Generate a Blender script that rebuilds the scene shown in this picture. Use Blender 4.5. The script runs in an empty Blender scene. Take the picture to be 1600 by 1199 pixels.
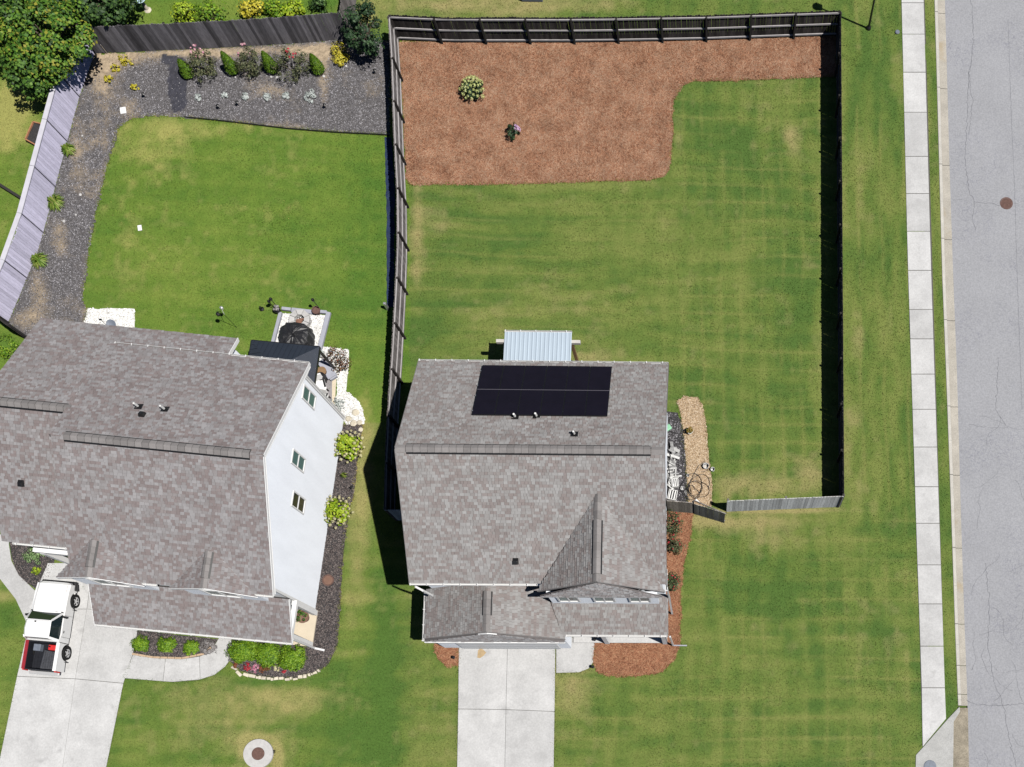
import bpy, math, random
import numpy as np
from mathutils import Vector, Matrix
random.seed(7); RNG = np.random.default_rng(7)
S = bpy.context.scene
COL = S.collection
# ------------------------------------------------------------------ camera, sky, sun, exposure
CF, CH, CX, CY, TX, TY = 1628.79, 52.0023, 1153.262, 1059.709, 0.0264609, 0.1271186
F = np.array([math.tan(TX), math.tan(TY), -1.0]); F /= np.linalg.norm(F)
R_ = np.cross(F, [0, 1, 0]); R_ /= np.linalg.norm(R_); U_ = np.cross(R_, F)
cam = bpy.data.cameras.new('drone_camera'); camo = bpy.data.objects.new('drone_camera', cam); COL.objects.link(camo)
mw = Matrix.Identity(4)
for i in range(3):
    mw[i][0] = R_[i]; mw[i][1] = U_[i]; mw[i][2] = -F[i]
mw[2][3] = CH
camo.matrix_world = mw
cam.sensor_fit = 'HORIZONTAL'; cam.sensor_width = 36; cam.lens = CF / 1600 * 36
cam.shift_x = (800 - CX) / 1600; cam.shift_y = (CY - 599.5) / 1600; cam.clip_end = 2000; cam.clip_start = .5
S.camera = camo
SUN = Vector((0.495, -0.222, 1.0)).normalized()
W = bpy.data.worlds.new('World'); S.world = W; W.use_nodes = True
nt = W.node_tree; sky = nt.nodes.new('ShaderNodeTexSky'); sky.sky_type = 'NISHITA'; sky.sun_disc = False; sky.altitude = 1500; sky.air_density = .75; sky.dust_density = .25; sky.ozone_density = 1.0
sky.sun_elevation = math.asin(SUN.z); sky.sun_rotation = math.atan2(SUN.x, SUN.y)
bg = nt.nodes['Background']; bg.inputs[1].default_value = 0.05; nt.links.new(sky.outputs[0], bg.inputs[0])
sl = bpy.data.lights.new('sun', 'SUN'); sl.energy = 5.0; sl.angle = math.radians(.5); sl.color = (1, .965, .91)
so = bpy.data.objects.new('sun', sl); COL.objects.link(so); so.location = (30, -20, 80)
so.rotation_euler = (-SUN).to_track_quat('-Z', 'Y').to_euler()
S.view_settings.view_transform = 'Standard'; S.view_settings.look = 'None'; S.view_settings.exposure = 0.16
S.cycles.diffuse_bounces = 0; S.cycles.max_bounces = 8
S.view_settings.gamma = 1; S.view_settings.use_curve_mapping = False

# ------------------------------------------------------------------ survey helpers: photo measurement -> metres on a real plane
def ray(px, py): return F + (px - CX) / CF * R_ + (CY - py) / CF * U_
def G(px, py, h=0.0):
    d = ray(px, py); t = (h - CH) / d[2]
    return Vector((d[0] * t, d[1] * t, h))
def onplane(px, py, p, n):
    d = Vector(ray(px, py)); o = Vector((0, 0, CH)); n = Vector(n)
    return o + d * ((Vector(p) - o).dot(n) / d.dot(n))
def to_px(P):
    d = P - np.array([0, 0, CH]); z = d @ F
    return CX + CF * (d @ R_) / z, CY - CF * (d @ U_) / z
def GP(pts, h=0.0): return [G(a, b, h) for a, b in pts]

# ------------------------------------------------------------------ mesh builder
class MB:
    def __init__(s): s.v = []; s.f = []; s.m = []
    def add(s, vs, fs, mi=0):
        b = len(s.v); s.v += [tuple(v) for v in vs]; s.f += [tuple(i + b for i in f) for f in fs]; s.m += [mi] * len(fs); return s
    def hexa(s, p, mi=0): return s.add(p, [(3, 2, 1, 0), (4, 5, 6, 7), (0, 1, 5, 4), (1, 2, 6, 5), (2, 3, 7, 6), (3, 0, 4, 7)], mi)
    def box(s, c, d, rz=0, mi=0):
        x, y, z = d[0] / 2, d[1] / 2, d[2] / 2; cs, sn = math.cos(rz), math.sin(rz)
        P = [(-x, -y, -z), (x, -y, -z), (x, y, -z), (-x, y, -z), (-x, -y, z), (x, -y, z), (x, y, z), (-x, y, z)]
        return s.hexa([(c[0] + a * cs - b * sn, c[1] + a * sn + b * cs, c[2] + e) for a, b, e in P], mi)
    def bar(s, a, b, w, h, mi=0, up=(0, 0, 1)):
        a = Vector(a); b = Vector(b); d = (b - a).normalized(); u = Vector(up); sd = d.cross(u)
        if sd.length < 1e-4: sd = d.cross(Vector((1, 0, 0)))
        sd.normalize(); u = sd.cross(d).normalized(); x = sd * w / 2; z = u * h / 2
        return s.hexa([a - x - z, a + x - z, b + x - z, b - x - z, a - x + z, a + x + z, b + x + z, b - x + z], mi)
    def prism(s, pts, off, mi=0):
        n = len(pts); o = Vector(off); A = [Vector(p) for p in pts]; B = [p + o for p in A]
        nn = (A[1] - A[0]).cross(A[2] - A[0])
        if n > 4:
            nn = Vector((0, 0, 0))
            for i in range(n): nn += A[i].cross(A[(i + 1) % n])
        if nn.dot(o) > 0: A, B = A[::-1], B[::-1]
        return s.add(A + B, [tuple(range(n)), tuple(range(2 * n - 1, n - 1, -1))] + [(i, i + n, (i + 1) % n + n, (i + 1) % n) for i in range(n)], mi)
    def tube(s, pts, r, n=8, mi=0, cap=True):
        pts = [Vector(p) for p in pts]; rs = r if isinstance(r, (list, tuple)) else [r] * len(pts); V = []; Fc = []; ref = None
        for i, p in enumerate(pts):
            d = (pts[min(i + 1, len(pts) - 1)] - pts[max(i - 1, 0)]).normalized()
            if ref is None: ref = d.orthogonal().normalized()
            ref = (ref - d * ref.dot(d)).normalized(); q = d.cross(ref)
            V += [p + (ref * math.cos(2 * math.pi * k / n) + q * math.sin(2 * math.pi * k / n)) * rs[i] for k in range(n)]
        for i in range(len(pts) - 1):
            Fc += [(i * n + k, i * n + (k + 1) % n, (i + 1) * n + (k + 1) % n, (i + 1) * n + k) for k in range(n)]
        if cap: Fc += [tuple(range(n - 1, -1, -1)), tuple(range((len(pts) - 1) * n, len(pts) * n))]
        return s.add(V, Fc, mi)
    def lathe(s, c, prof, n=16, mi=0, cap=True):
        c = Vector(c); V = []; Fc = []
        for r, z in prof: V += [(c.x + r * math.cos(2 * math.pi * k / n), c.y + r * math.sin(2 * math.pi * k / n), c.z + z) for k in range(n)]
        m = len(prof)
        for i in range(m - 1): Fc += [(i * n + k, i * n + (k + 1) % n, (i + 1) * n + (k + 1) % n, (i + 1) * n + k) for k in range(n)]
        if cap: Fc += [tuple(range(n - 1, -1, -1)), tuple(range((m - 1) * n, m * n))]
        return s.add(V, Fc, mi)
    def stone(s, c, r, mi=0, flat=.6):
        n = 6; V = []; rz = random.random() * 6
        for rr, z in ((.75, -.3), (1, .25), (.62, .8)):
            V += [(c[0] + r * rr * random.uniform(.8, 1.15) * math.cos(rz + k * math.pi / 3), c[1] + r * rr * random.uniform(.8, 1.15) * math.sin(rz + k * math.pi / 3), c[2] + r * flat * (z + random.uniform(-.1, .1))) for k in range(n)]
        Fc = [(i * n + k, i * n + (k + 1) % n, i * n + n + (k + 1) % n, i * n + n + k) for i in range(2) for k in range(n)] + [tuple(range(12, 18))]
        return s.add(V, Fc, mi)
    def mesh(s, name, mats, off=None):
        o = off or (0, 0, 0)
        me = bpy.data.meshes.new(name); me.from_pydata([(v[0] - o[0], v[1] - o[1], v[2] - o[2]) for v in s.v], [], s.f)
        for m in (mats if isinstance(mats, (list, tuple)) else [mats]): me.materials.append(m)
        if any(s.m): me.polygons.foreach_set('material_index', s.m)
        me.update(); return me

def link(name, me, parent=None, loc=None):
    o = bpy.data.objects.new(name, me); COL.objects.link(o)
    if parent: o.parent = parent
    if loc is not None: o.location = loc
    return o
def wloc(o):
    v = Vector((0, 0, 0))
    while o: v += o.location; o = o.parent
    return v
def part(name, mb, mats, parent, bev=0, smooth=False):
    me = mb.mesh(name, mats, wloc(parent)); o = link(name, me, parent)
    fin(o, bev, smooth); return o
def fin(o, bev=0, smooth=False):
    if bev:
        m = o.modifiers.new('bevel', 'BEVEL'); m.width = bev; m.segments = 2; m.limit_method = 'ANGLE'
    if smooth: o.data.polygons.foreach_set('use_smooth', [True] * len(o.data.polygons))
def tag(o, label=None, cat=None, group=None, kind=None):
    for k, v in (('label', label), ('category', cat), ('group', group), ('kind', kind)):
        if v: o[k] = v
    return o
def thing(name, label, cat, loc, group=None):
    return tag(link(name, None, None, Vector(loc)), label, cat, group)
def solo(name, mb, mats, label, cat, loc, group=None, bev=0, smooth=False):
    me = mb.mesh(name, mats, Vector(loc)); o = link(name, me, None, Vector(loc)); fin(o, bev, smooth); return tag(o, label, cat, group)
def struct(name, mb, mats, parent=None):
    o = part(name, mb, mats, parent) if parent else link(name, mb.mesh(name, mats))
    if not parent: o['kind'] = 'structure'
    return o
def stuffobj(name, me, parent=None, top=False, label=None, cat=None):
    o = link(name, me, parent); o['kind'] = 'stuff'
    if parent: o.location = -wloc(parent)
    if label: o['label'] = label; o['category'] = cat
    return o
def copy_tree(o, parent=None):
    c = o.copy(); COL.objects.link(c)
    if parent: c.parent = parent
    for ch in list(o.children): copy_tree(ch, c)
    return c
def npmesh(name, V, loops, k, mats):
    V = np.asarray(V, np.float32); nf = len(loops)
    me = bpy.data.meshes.new(name); me.vertices.add(len(V)); me.vertices.foreach_set('co', V.ravel())
    me.loops.add(nf * k); me.loops.foreach_set('vertex_index', np.asarray(loops, np.int32).ravel())
    me.polygons.add(nf); me.polygons.foreach_set('loop_start', np.arange(0, nf * k, k, dtype=np.int32))
    me.update(calc_edges=True)
    for m in (mats if isinstance(mats, (list, tuple)) else [mats]): me.materials.append(m)
    return me
def inpoly(x, y, poly):
    x = np.asarray(x); y = np.asarray(y); r = np.zeros(x.shape, bool); n = len(poly)
    for i in range(n):
        x0, y0 = poly[i][:2]; x1, y1 = poly[(i + 1) % n][:2]
        if y0 == y1: continue
        c = ((y0 > y) != (y1 > y)) & (x < (x1 - x0) * (y - y0) / (y1 - y0) + x0); r ^= c
    return r
_grids = {}
def vnoise(x, y, scale, seed=0):
    g = _grids.setdefault(seed, np.random.default_rng(100 + seed).random((256, 256)))
    x = np.asarray(x) * scale + 77.3; y = np.asarray(y) * scale + 31.7
    xi = np.floor(x).astype(int); yi = np.floor(y).astype(int); fx = x - xi; fy = y - yi
    fx = fx * fx * (3 - 2 * fx); fy = fy * fy * (3 - 2 * fy)
    a = g[xi % 256, yi % 256]; b = g[(xi + 1) % 256, yi % 256]; c = g[xi % 256, (yi + 1) % 256]; d = g[(xi + 1) % 256, (yi + 1) % 256]
    return (a * (1 - fx) + b * fx) * (1 - fy) + (c * (1 - fx) + d * fx) * fy
def fbm(x, y, scale, seed=0, o=3):
    r = 0; a = .5; t = 0
    for i in range(o): r = r + a * vnoise(x, y, scale * 2 ** i, seed + i * 7); t += a; a *= .55
    return r / t

# ------------------------------------------------------------------ materials
def srgb(*c): return tuple(((v / 255 + .055) / 1.055) ** 2.4 if v > 10.3 else v / 255 / 12.92 for v in c)
def M(name, col, rough=.75, var=.15, scale=4.0, fine=0.0, fscale=60, spec=.3, metal=0.0, bump=0.0, bscale=40, isl=None, objvar=0.0, stretch=None, stain=None, trans=0.0, coat=0, clump=0.0, cscale=.6):
    m = bpy.data.materials.new(name); m.use_nodes = True; n = m.node_tree; b = n.nodes['Principled BSDF']
    def N(t, **k):
        o = n.nodes.new(t)
        for a, v in k.items(): setattr(o, a, v)
        return o
    b.inputs['Roughness'].default_value = rough; b.inputs['Metallic'].default_value = metal; b.inputs['Specular IOR Level'].default_value = spec
    if coat: b.inputs['Coat Weight'].default_value = coat; b.inputs['Coat Roughness'].default_value = .08
    geo = N('ShaderNodeNewGeometry'); pos = geo.outputs['Position']
    if stretch:
        mp = N('ShaderNodeMapping'); mp.inputs['Scale'].default_value = stretch; n.links.new(pos, mp.inputs['Vector']); pos = mp.outputs[0]
    def noise(sc, det=4):
        t = N('ShaderNodeTexNoise'); t.inputs['Scale'].default_value = sc; t.inputs['Detail'].default_value = det; t.inputs['Roughness'].default_value = .6
        n.links.new(pos, t.inputs['Vector']); return t.outputs['Fac']
    def mul(a, fac, lo, hi):
        r = N('ShaderNodeMapRange'); r.inputs[1].default_value = lo[0]; r.inputs[2].default_value = hi[0]; r.inputs[3].default_value = lo[1]; r.inputs[4].default_value = hi[1]
        n.links.new(fac, r.inputs[0]); x = N('ShaderNodeMix', data_type='RGBA', blend_type='MULTIPLY'); x.inputs[0].default_value = 1
        n.links.new(a, x.inputs[6]); n.links.new(r.outputs[0], x.inputs[7]); return x.outputs[2]
    if isl:
        rp = N('ShaderNodeValToRGB'); rp.color_ramp.interpolation = 'LINEAR'; e = rp.color_ramp.elements
        for i, c in enumerate(isl):
            q = e[i] if i < 2 else e.new(1); q.position = i / (len(isl) - 1); q.color = (*c, 1)
        fac = geo.outputs['Random Per Island']
        if clump:
            t = noise(cscale, 3); ad = N('ShaderNodeMath', operation='MULTIPLY_ADD'); mr = N('ShaderNodeMapRange')
            mr.inputs[1].default_value = .3; mr.inputs[2].default_value = .7; mr.inputs[3].default_value = -.5 * clump; mr.inputs[4].default_value = .5 * clump
            n.links.new(t, mr.inputs[0]); ad.inputs[1].default_value = 1.0; n.links.new(fac, ad.inputs[0]); n.links.new(mr.outputs[0], ad.inputs[2]); ad.use_clamp = True; fac = ad.outputs[0]
        n.links.new(fac, rp.inputs[0]); c = rp.outputs[0]
    elif col == 'tint':
        c = N('ShaderNodeAttribute', attribute_name='tint').outputs['Color']
    else:
        rgb = N('ShaderNodeRGB'); rgb.outputs[0].default_value = (*col, 1); c = rgb.outputs[0]
    if var: c = mul(c, noise(scale), (.25, 1 - var), (.75, 1 + var))
    if fine: c = mul(c, noise(fscale, 2), (.3, 1 - fine), (.7, 1 + fine))
    if objvar:
        oi = N('ShaderNodeObjectInfo'); c = mul(c, oi.outputs['Random'], (0, 1 - objvar), (1, 1 + objvar))
    if stain:
        t = noise(stain[1], 5); r = N('ShaderNodeMapRange'); r.inputs[1].default_value = stain[2]; r.inputs[2].default_value = stain[2] + .15; n.links.new(t, r.inputs[0])
        x = N('ShaderNodeMix', data_type='RGBA'); n.links.new(r.outputs[0], x.inputs[0]); n.links.new(c, x.inputs[6]); x.inputs[7].default_value = (*stain[0], 1); c = x.outputs[2]
    n.links.new(c, b.inputs['Base Color'])
    if bump:
        bp = N('ShaderNodeBump'); bp.inputs['Strength'].default_value = bump; bp.inputs['Distance'].default_value = .02
        n.links.new(noise(bscale, 3), bp.inputs['Height']); n.links.new(bp.outputs[0], b.inputs['Normal'])
    if trans:
        tr = N('ShaderNodeBsdfTranslucent'); n.links.new(c, tr.inputs[0]); ms = N('ShaderNodeMixShader'); ms.inputs[0].default_value = trans
        n.links.new(b.outputs[0], ms.inputs[1]); n.links.new(tr.outputs[0], ms.inputs[2]); n.links.new(ms.outputs[0], n.nodes['Material Output'].inputs[0])
    return m
def asphalt():
    m = M('worn_asphalt', (.285, .288, .305), .92, .06, .35, .13, 13, .2, bump=.25, bscale=60)
    n = m.node_tree; b = n.nodes['Principled BSDF']; src = b.inputs['Base Color'].links[0].from_socket
    def N(t, **k):
        o = n.nodes.new(t)
        for a, v in k.items(): setattr(o, a, v)
        return o
    geo = N('ShaderNodeNewGeometry'); nz = N('ShaderNodeTexNoise'); nz.inputs['Scale'].default_value = 1.6; nz.inputs['Detail'].default_value = 6; nz.inputs['Roughness'].default_value = .65
    n.links.new(geo.outputs[0], nz.inputs['Vector']); mx = N('ShaderNodeVectorMath', operation='MULTIPLY_ADD'); mx.inputs[1].default_value = (.8, .8, 0)
    n.links.new(nz.outputs['Color'], mx.inputs[0]); n.links.new(geo.outputs[0], mx.inputs[2])
    ms = N('ShaderNodeTexNoise'); ms.inputs['Scale'].default_value = .3; ms.inputs['Detail'].default_value = 2; n.links.new(geo.outputs[0], ms.inputs['Vector'])
    for sc, wd, lo, hi, dk in ((1.2, .010, .46, .58, .74), (2.2, .018, .45, .58, .72), (3.6, .028, .47, .6, .76)):
        v = N('ShaderNodeTexVoronoi', feature='DISTANCE_TO_EDGE'); v.inputs['Scale'].default_value = sc; n.links.new(mx.outputs[0], v.inputs['Vector'])
        r = N('ShaderNodeMapRange'); r.inputs[1].default_value = 0; r.inputs[2].default_value = wd; r.inputs[3].default_value = 1; r.inputs[4].default_value = 0; n.links.new(v.outputs['Distance'], r.inputs[0])
        k = N('ShaderNodeMapRange'); k.inputs[1].default_value = lo; k.inputs[2].default_value = hi; n.links.new(ms.outputs['Fac'], k.inputs[0])
        q = N('ShaderNodeMath', operation='MULTIPLY'); n.links.new(r.outputs[0], q.inputs[0]); n.links.new(k.outputs[0], q.inputs[1])
        x = N('ShaderNodeMix', data_type='RGBA', blend_type='MULTIPLY'); n.links.new(q.outputs[0], x.inputs[0]); n.links.new(src, x.inputs[6]); x.inputs[7].default_value = (dk, dk, dk * 1.08, 1); src = x.outputs[2]
    n.links.new(src, b.inputs['Base Color']); return m
m_asphalt = asphalt()
m_lawn = M('lawn_grass', 'tint', .85, .17, 9, .22, 24, .15, bump=.5, bscale=70)
m_blade = M('grass_blade', 'tint', .8, .0, 5, 0, 60, .15, trans=.25)
m_ground = M('far_grass', (.075, .115, .028), .9, .35, .4, .2, 20, .1)
m_conc = M('concrete', (.46, .458, .455), .85, .15, .8, .09, 14, .25, bump=.1, bscale=60, objvar=.085, stain=((.375, .372, .37), 1.3, .58))
m_concwarm = M('kerb_concrete', (.46, .44, .40), .9, .12, 1.6, .14, 30, .2, bump=.2, bscale=60, objvar=.03)
m_gutterpan = M('gutter_pan_concrete', (.37, .345, .30), .9, .16, 1.2, .2, 26, .2, bump=.2, bscale=60, stain=((.34, .27, .17), .45, .62))
m_stain = M('rust_dirt_stain', (.25, .22, .17), .9, .35, 1.8, .25, 20, .2)
m_joint = M('joint_dirt', (.10, .095, .085), .95, .2)
m_straw_bed = M('pine_straw_base', (.25, .12, .075), .95, .25, .9, .3, 25, .1, bump=.8, bscale=30)
m_straw = M('pine_needles', None, .8, .24, 1.3, 0, 60, .2, isl=[(.115, .05, .03), (.28, .125, .067), (.365, .182, .105), (.39, .235, .15), (.43, .29, .20)], clump=.35, cscale=.9)
m_straw_red = M('fresh_pine_needles', None, .8, .15, .8, 0, 60, .2, isl=[(.13, .05, .028), (.27, .11, .058), (.36, .17, .095), (.44, .26, .15)])
m_dark_bed = M('dark_bed_soil', (.085, .08, .082), .95, .25, 1.2, .3, 30, .1, stain=((.27, .21, .155), .5, .585), bump=.6)
m_dark_chip = M('dark_gravel', None, .7, .2, .7, 0, 60, .3, isl=[(.022, .022, .026), (.075, .072, .078), (.12, .115, .124), (.19, .182, .195), (.36, .35, .37)])
m_brown_chip = M('brown_mulch', None, .8, .2, 1, 0, 60, .2, isl=[(.035, .027, .026), (.085, .068, .066), (.125, .105, .10), (.21, .18, .17)])
m_white_bed = M('white_stone_base', (.6, .6, .58), .9, .1, 4, .2, 30)
m_white_chip = M('white_stones', None, .7, .05, 1, 0, 60, .3, isl=[(.30, .29, .27), (.72, .71, .69), (.82, .82, .8), (.85, .85, .84)])
m_pea_bed = M('pea_gravel_base', (.36, .265, .165), .9, .15, 2, .25, 30, bump=.5)
m_pea_chip = M('pea_gravel', None, .8, .1, 2, 0, 60, .3, isl=[(.16, .10, .06), (.36, .25, .15), (.5, .37, .24), (.62, .52, .40)])
m_soil = M('black_soil', (.045, .043, .045), .95, .35, 2.5, .35, 25, .1, bump=.8)
m_tan = M('bare_tan_soil', (.36, .27, .175), .95, .2, 1.5, .25, 25, .1)
SH = [(.193, .169, .163), (.217, .190, .184), (.228, .217, .213), (.252, .245, .242), (.285, .28, .278)]
m_sh1 = M('grey_shingles', None, .9, .10, 1.4, .12, 90, .2, isl=SH, clump=.16, cscale=1.0)
m_sh2 = M('brown_grey_shingles', None, .9, .10, 1.4, .12, 90, .2, isl=[(.176, .149, .147), (.203, .172, .170), (.213, .199, .200), (.240, .230, .234), (.272, .263, .268)], clump=.2, cscale=1.0)
m_shake_lightened = M('lightened_gable_shakes', None, .9, .10, 1.4, .12, 90, .2, isl=[(.30, .265, .26), (.36, .33, .325), (.42, .41, .41), (.48, .47, .47)], clump=.16)  # shingle tones lightened, offsetting the shade on steep gable faces in the colour
m_deck = M('roof_deck', (.12, .11, .11), .9)
m_cap = M('ridge_cap', (.21, .197, .193), .9, .1, 8, .1, 60, .2, objvar=.16)
m_trim = M('white_trim', (.78, .78, .78), .5, .03, 2)
m_siding = M('white_siding', (.77, .805, .865), .55, .06, 1.2, .03, 30, .3, stretch=(1, 1, .25))
m_gutter = M('white_gutter', (.66, .66, .66), .4, .04, 2, metal=0)
m_glass = M('window_glass', (.06, .10, .10), .04, .05, 1, spec=.9)
m_blind = M('teal_blinds', (.10, .185, .175), .25, .08, 1.5, spec=.6)
m_blinddark = M('dark_window', (.012, .014, .016), .1, .1, 2, spec=.6)
m_solar = M('solar_cell', (.0085, .007, .014), .4, .15, 1.5, 0, 60, .12)
m_black = M('black_metal', (.012, .012, .013), .4, .1, 3, spec=.5)
m_alu = M('aluminium', (.6, .6, .62), .35, .05, 3, metal=.7)
m_wood_dk = M('dark_weathered_wood', (.048, .041, .039), .9, .35, 3, .25, 30, .15, objvar=.45, stretch=(1, 1, .12))
m_wood_gr = M('grey_weathered_wood', (.17, .155, .15), .9, .25, 3, .2, 30, .15, objvar=.3, stretch=(1, 1, .12))
m_wood_lt = M('pale_weathered_wood', (.54, .55, .53), .9, .2, 3, .18, 30, .15, objvar=.25, stretch=(1, 1, .12))
m_wood_lav = M('silvery_weathered_wood', (.60, .575, .73), .85, .12, 2, .12, 30, .2, objvar=.14, stretch=(1, 1, .12))
m_wood_nb = M('dark_silver_wood', (.165, .155, .165), .9, .35, 2.5, .22, 30, .15, objvar=.5, stretch=(1, 1, .12))
m_rail = M('sunbleached_rail', (.38, .36, .36), .85, .15, 4, .1, 40, .2, objvar=.1)
m_post_dk = M('dark_post_wood', (.028, .026, .025), .9, .2, 4, objvar=.2)
m_tin = M('galvanised_roofing', (.58, .68, .77), .38, .06, .8, .03, 30, .5, metal=.35, stretch=(4, .6, 1))
m_timber = M('brown_timber', (.24, .15, .08), .8, .2, 4)
m_greytimber = M('grey_paint_timber', (.33, .34, .39), .7, .1, 3, objvar=.05)
m_gaz = M('black_steel_roof', (.035, .042, .058), .35, .1, 2, spec=.6, metal=.3)
m_tarp = M('black_tarp', (.018, .018, .02), .45, .3, 6, spec=.5, bump=1.0, bscale=9)
m_stone = M('pale_stone', (.55, .50, .40), .9, .2, 6, .15, 40, objvar=.15)
m_firestone = M('grey_block', (.45, .44, .43), .9, .12, 5, .1, 40, objvar=.08)
m_rust = M('rusty_iron', (.13, .075, .062), .8, .25, 9, .2, 60, .3)
m_iron = M('blue_grey_iron', (.14, .16, .20), .6, .2, 8, spec=.5)
m_white = M('white_paint', (.80, .80, .80), .25, .02, 2, spec=.5, coat=.4)
m_red = M('red_paint', (.28, .025, .035), .4, .15, 4, spec=.4)
m_redbright = M('red_plastic', (.55, .03, .03), .4, .1, 4)
m_rubber = M('black_rubber', (.014, .014, .014), .8, .2, 10, spec=.2)
m_chrome = M('chrome', (.62, .62, .62), .35, .05, 3, metal=.4)
m_bedliner = M('bed_liner', (.012, .013, .018), .6, .3, 9, .2, 40, .3)
m_carglass = M('car_glass', (.012, .02, .022), .05, .1, 3, spec=.9)
m_pvc = M('white_plastic', (.70, .70, .69), .5, .08, 5, objvar=.08)
m_pot = M('terracotta_brown', (.20, .115, .085), .7, .15, 6)
m_bark = M('bark', (.11, .085, .065), .95, .3, 6, .2, 40)
m_cream = M('cream_porch_floor', (.60, .52, .40), .85, .08, 1.5, .05, 30, objvar=.05)
m_patio = M('grey_patio', (.27, .255, .265), .85, .1, 2, .08, 30)
m_tealbag = M('green_bag', (.25, .52, .33), .5, .25, 8)
m_hose = M('black_hose', (.02, .02, .022), .5, .1, 8, spec=.4)
m_bluestrip = M('dark_blue_strip', (.018, .03, .075), .8, .4, 3, .3, 20, .2, bump=.6)
m_globe = M('pale_blue_glaze', (.45, .62, .68), .15, .08, 8, spec=.6)
m_orange = M('orange_timber', (.34, .16, .085), .8, .2, 5)
def leafm(name, cols, tr=.25, clump=.35, cs=2.0, rough=.55): return M(name, None, rough, .1, 3, 0, 60, .3, isl=cols, trans=tr, clump=clump, cscale=cs)
l_tree_y = leafm('yellow_green_leaves', [(.018, .05, .010), (.04, .115, .014), (.08, .185, .02), (.13, .25, .026), (.18, .28, .032), (.30, .28, .04)], clump=.3, cs=.8)
l_tree_d = leafm('dark_green_leaves', [(.015, .04, .012), (.03, .07, .02), (.06, .12, .03), (.10, .19, .045)])
l_tree_m = leafm('mid_green_leaves', [(.02, .05, .012), (.05, .115, .018), (.09, .19, .03), (.15, .27, .04)])
l_ever = leafm('evergreen_leaves', [(.010, .026, .012), (.02, .045, .02), (.035, .075, .03), (.055, .11, .04)])
l_arb = leafm('arborvitae_leaves', [(.04, .10, .008), (.075, .155, .01), (.11, .205, .014), (.15, .24, .018)], tr=.1)
l_rose = leafm('rose_leaves', [(.035, .05, .022), (.07, .085, .038), (.12, .13, .06), (.19, .19, .10)])
l_yel = leafm('golden_leaves', [(.36, .29, .02), (.52, .44, .03), (.62, .55, .06), (.68, .62, .10)], clump=.2)
l_lime = leafm('lime_leaves', [(.14, .25, .012), (.26, .40, .016), (.38, .50, .03), (.46, .55, .06)], clump=.2)
l_grey = leafm('silver_leaves', [(.34, .38, .36), (.46, .51, .49), (.58, .62, .60), (.66, .7, .68)], clump=.2)
l_box = leafm('box_leaves', [(.05, .12, .008), (.10, .21, .011), (.16, .29, .015), (.23, .35, .025)], tr=.2)
l_day = leafm('strap_leaves', [(.07, .15, .015), (.14, .24, .03), (.22, .31, .05), (.36, .36, .12)], clump=.2)
l_bright = leafm('bright_green_leaves', [(.06, .15, .012), (.12, .25, .015), (.2, .34, .02), (.3, .4, .04)])
l_maple = leafm('bronze_leaves', [(.05, .06, .02), (.12, .055, .03), (.2, .07, .04), (.10, .11, .04), (.26, .12, .07)], clump=.2)
l_grass_dry = leafm('dry_twigs', [(.2, .18, .17), (.32, .3, .3), (.45, .43, .43)], clump=.2)
f_pink = leafm('pink_petals', [(.55, .16, .28), (.7, .30, .42), (.72, .5, .5)], clump=.1)
f_red = leafm('red_petals', [(.30, .015, .03), (.5, .03, .05), (.6, .08, .1)], clump=.1)
f_mauve = leafm('mauve_petals', [(.42, .22, .42), (.6, .38, .6), (.7, .5, .66)], clump=.1)
f_cream = leafm('cream_florets', [(.46, .52, .15), (.58, .63, .24), (.68, .71, .38)], clump=.1)
f_blush = leafm('blush_florets', [(.56, .50, .24), (.66, .62, .36), (.72, .69, .48)], clump=.1)
f_brown = leafm('rusty_flowers', [(.14, .04, .02), (.22, .07, .03), (.3, .12, .06)], clump=.1)

# ------------------------------------------------------------------ areas measured from the photograph (pixels of the 1600 wide picture, at ground level)
STRAW = [(622, 66), (1306, 57), (1306, 120), (1240, 122), (1150, 126), (1085, 127), (1065, 135), (1054, 155), (1050, 180), (1052, 210), (1046, 265), (1035, 277), (1010, 281), (900, 285), (800, 288), (640, 289), (634, 280), (630, 170)]
STRAW_L = [(676, 1000), (717, 1000), (717, 1040), (700, 1042), (685, 1030)]
STRAW_R = [(1035, 795), (1083, 803), (1078, 840), (1069, 880), (1063, 920), (1063, 1005), (1055, 1030), (1035, 1050), (1000, 1057), (950, 1056), (933, 1049), (927, 1035), (929, 985), (1035, 985)]
PEA = [(1058, 627), (1068, 620), (1090, 621), (1100, 640), (1105, 680), (1108, 715), (1113, 765), (1111, 792), (1076, 792), (1074, 760), (1071, 700), (1065, 655)]
SOIL = [(1020, 640), (1058, 645), (1065, 658), (1071, 700), (1074, 760), (1077, 795), (1020, 795)]
NBED = [(12, 506), (32, 459), (59, 393), (74, 340), (91, 274), (110, 203), (125, 148), (148, 84), (240, 80), (400, 72), (548, 60), (612, 66), (609, 211), (560, 208), (520, 206), (400, 195), (340, 188), (290, 184), (240, 181), (205, 186), (185, 200), (165, 270), (150, 330), (138, 400), (128, 470), (136, 482), (132, 520), (60, 545), (45, 535)]
WBED_L = [(137, 483), (210, 482), (210, 540), (126, 540)]
WBED_R = [(490, 540), (545, 548), (545, 572), (540, 612), (556, 622), (567, 640), (570, 662), (541, 664), (525, 640), (527, 590), (512, 574), (490, 560)]
WBED_P = [(441, 490), (513, 493), (498, 560), (424, 552)]
FBED1 = [(213, 985), (342, 999), (334, 1008), (320, 1021), (285, 1028), (240, 1026), (207, 1021)]
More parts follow.
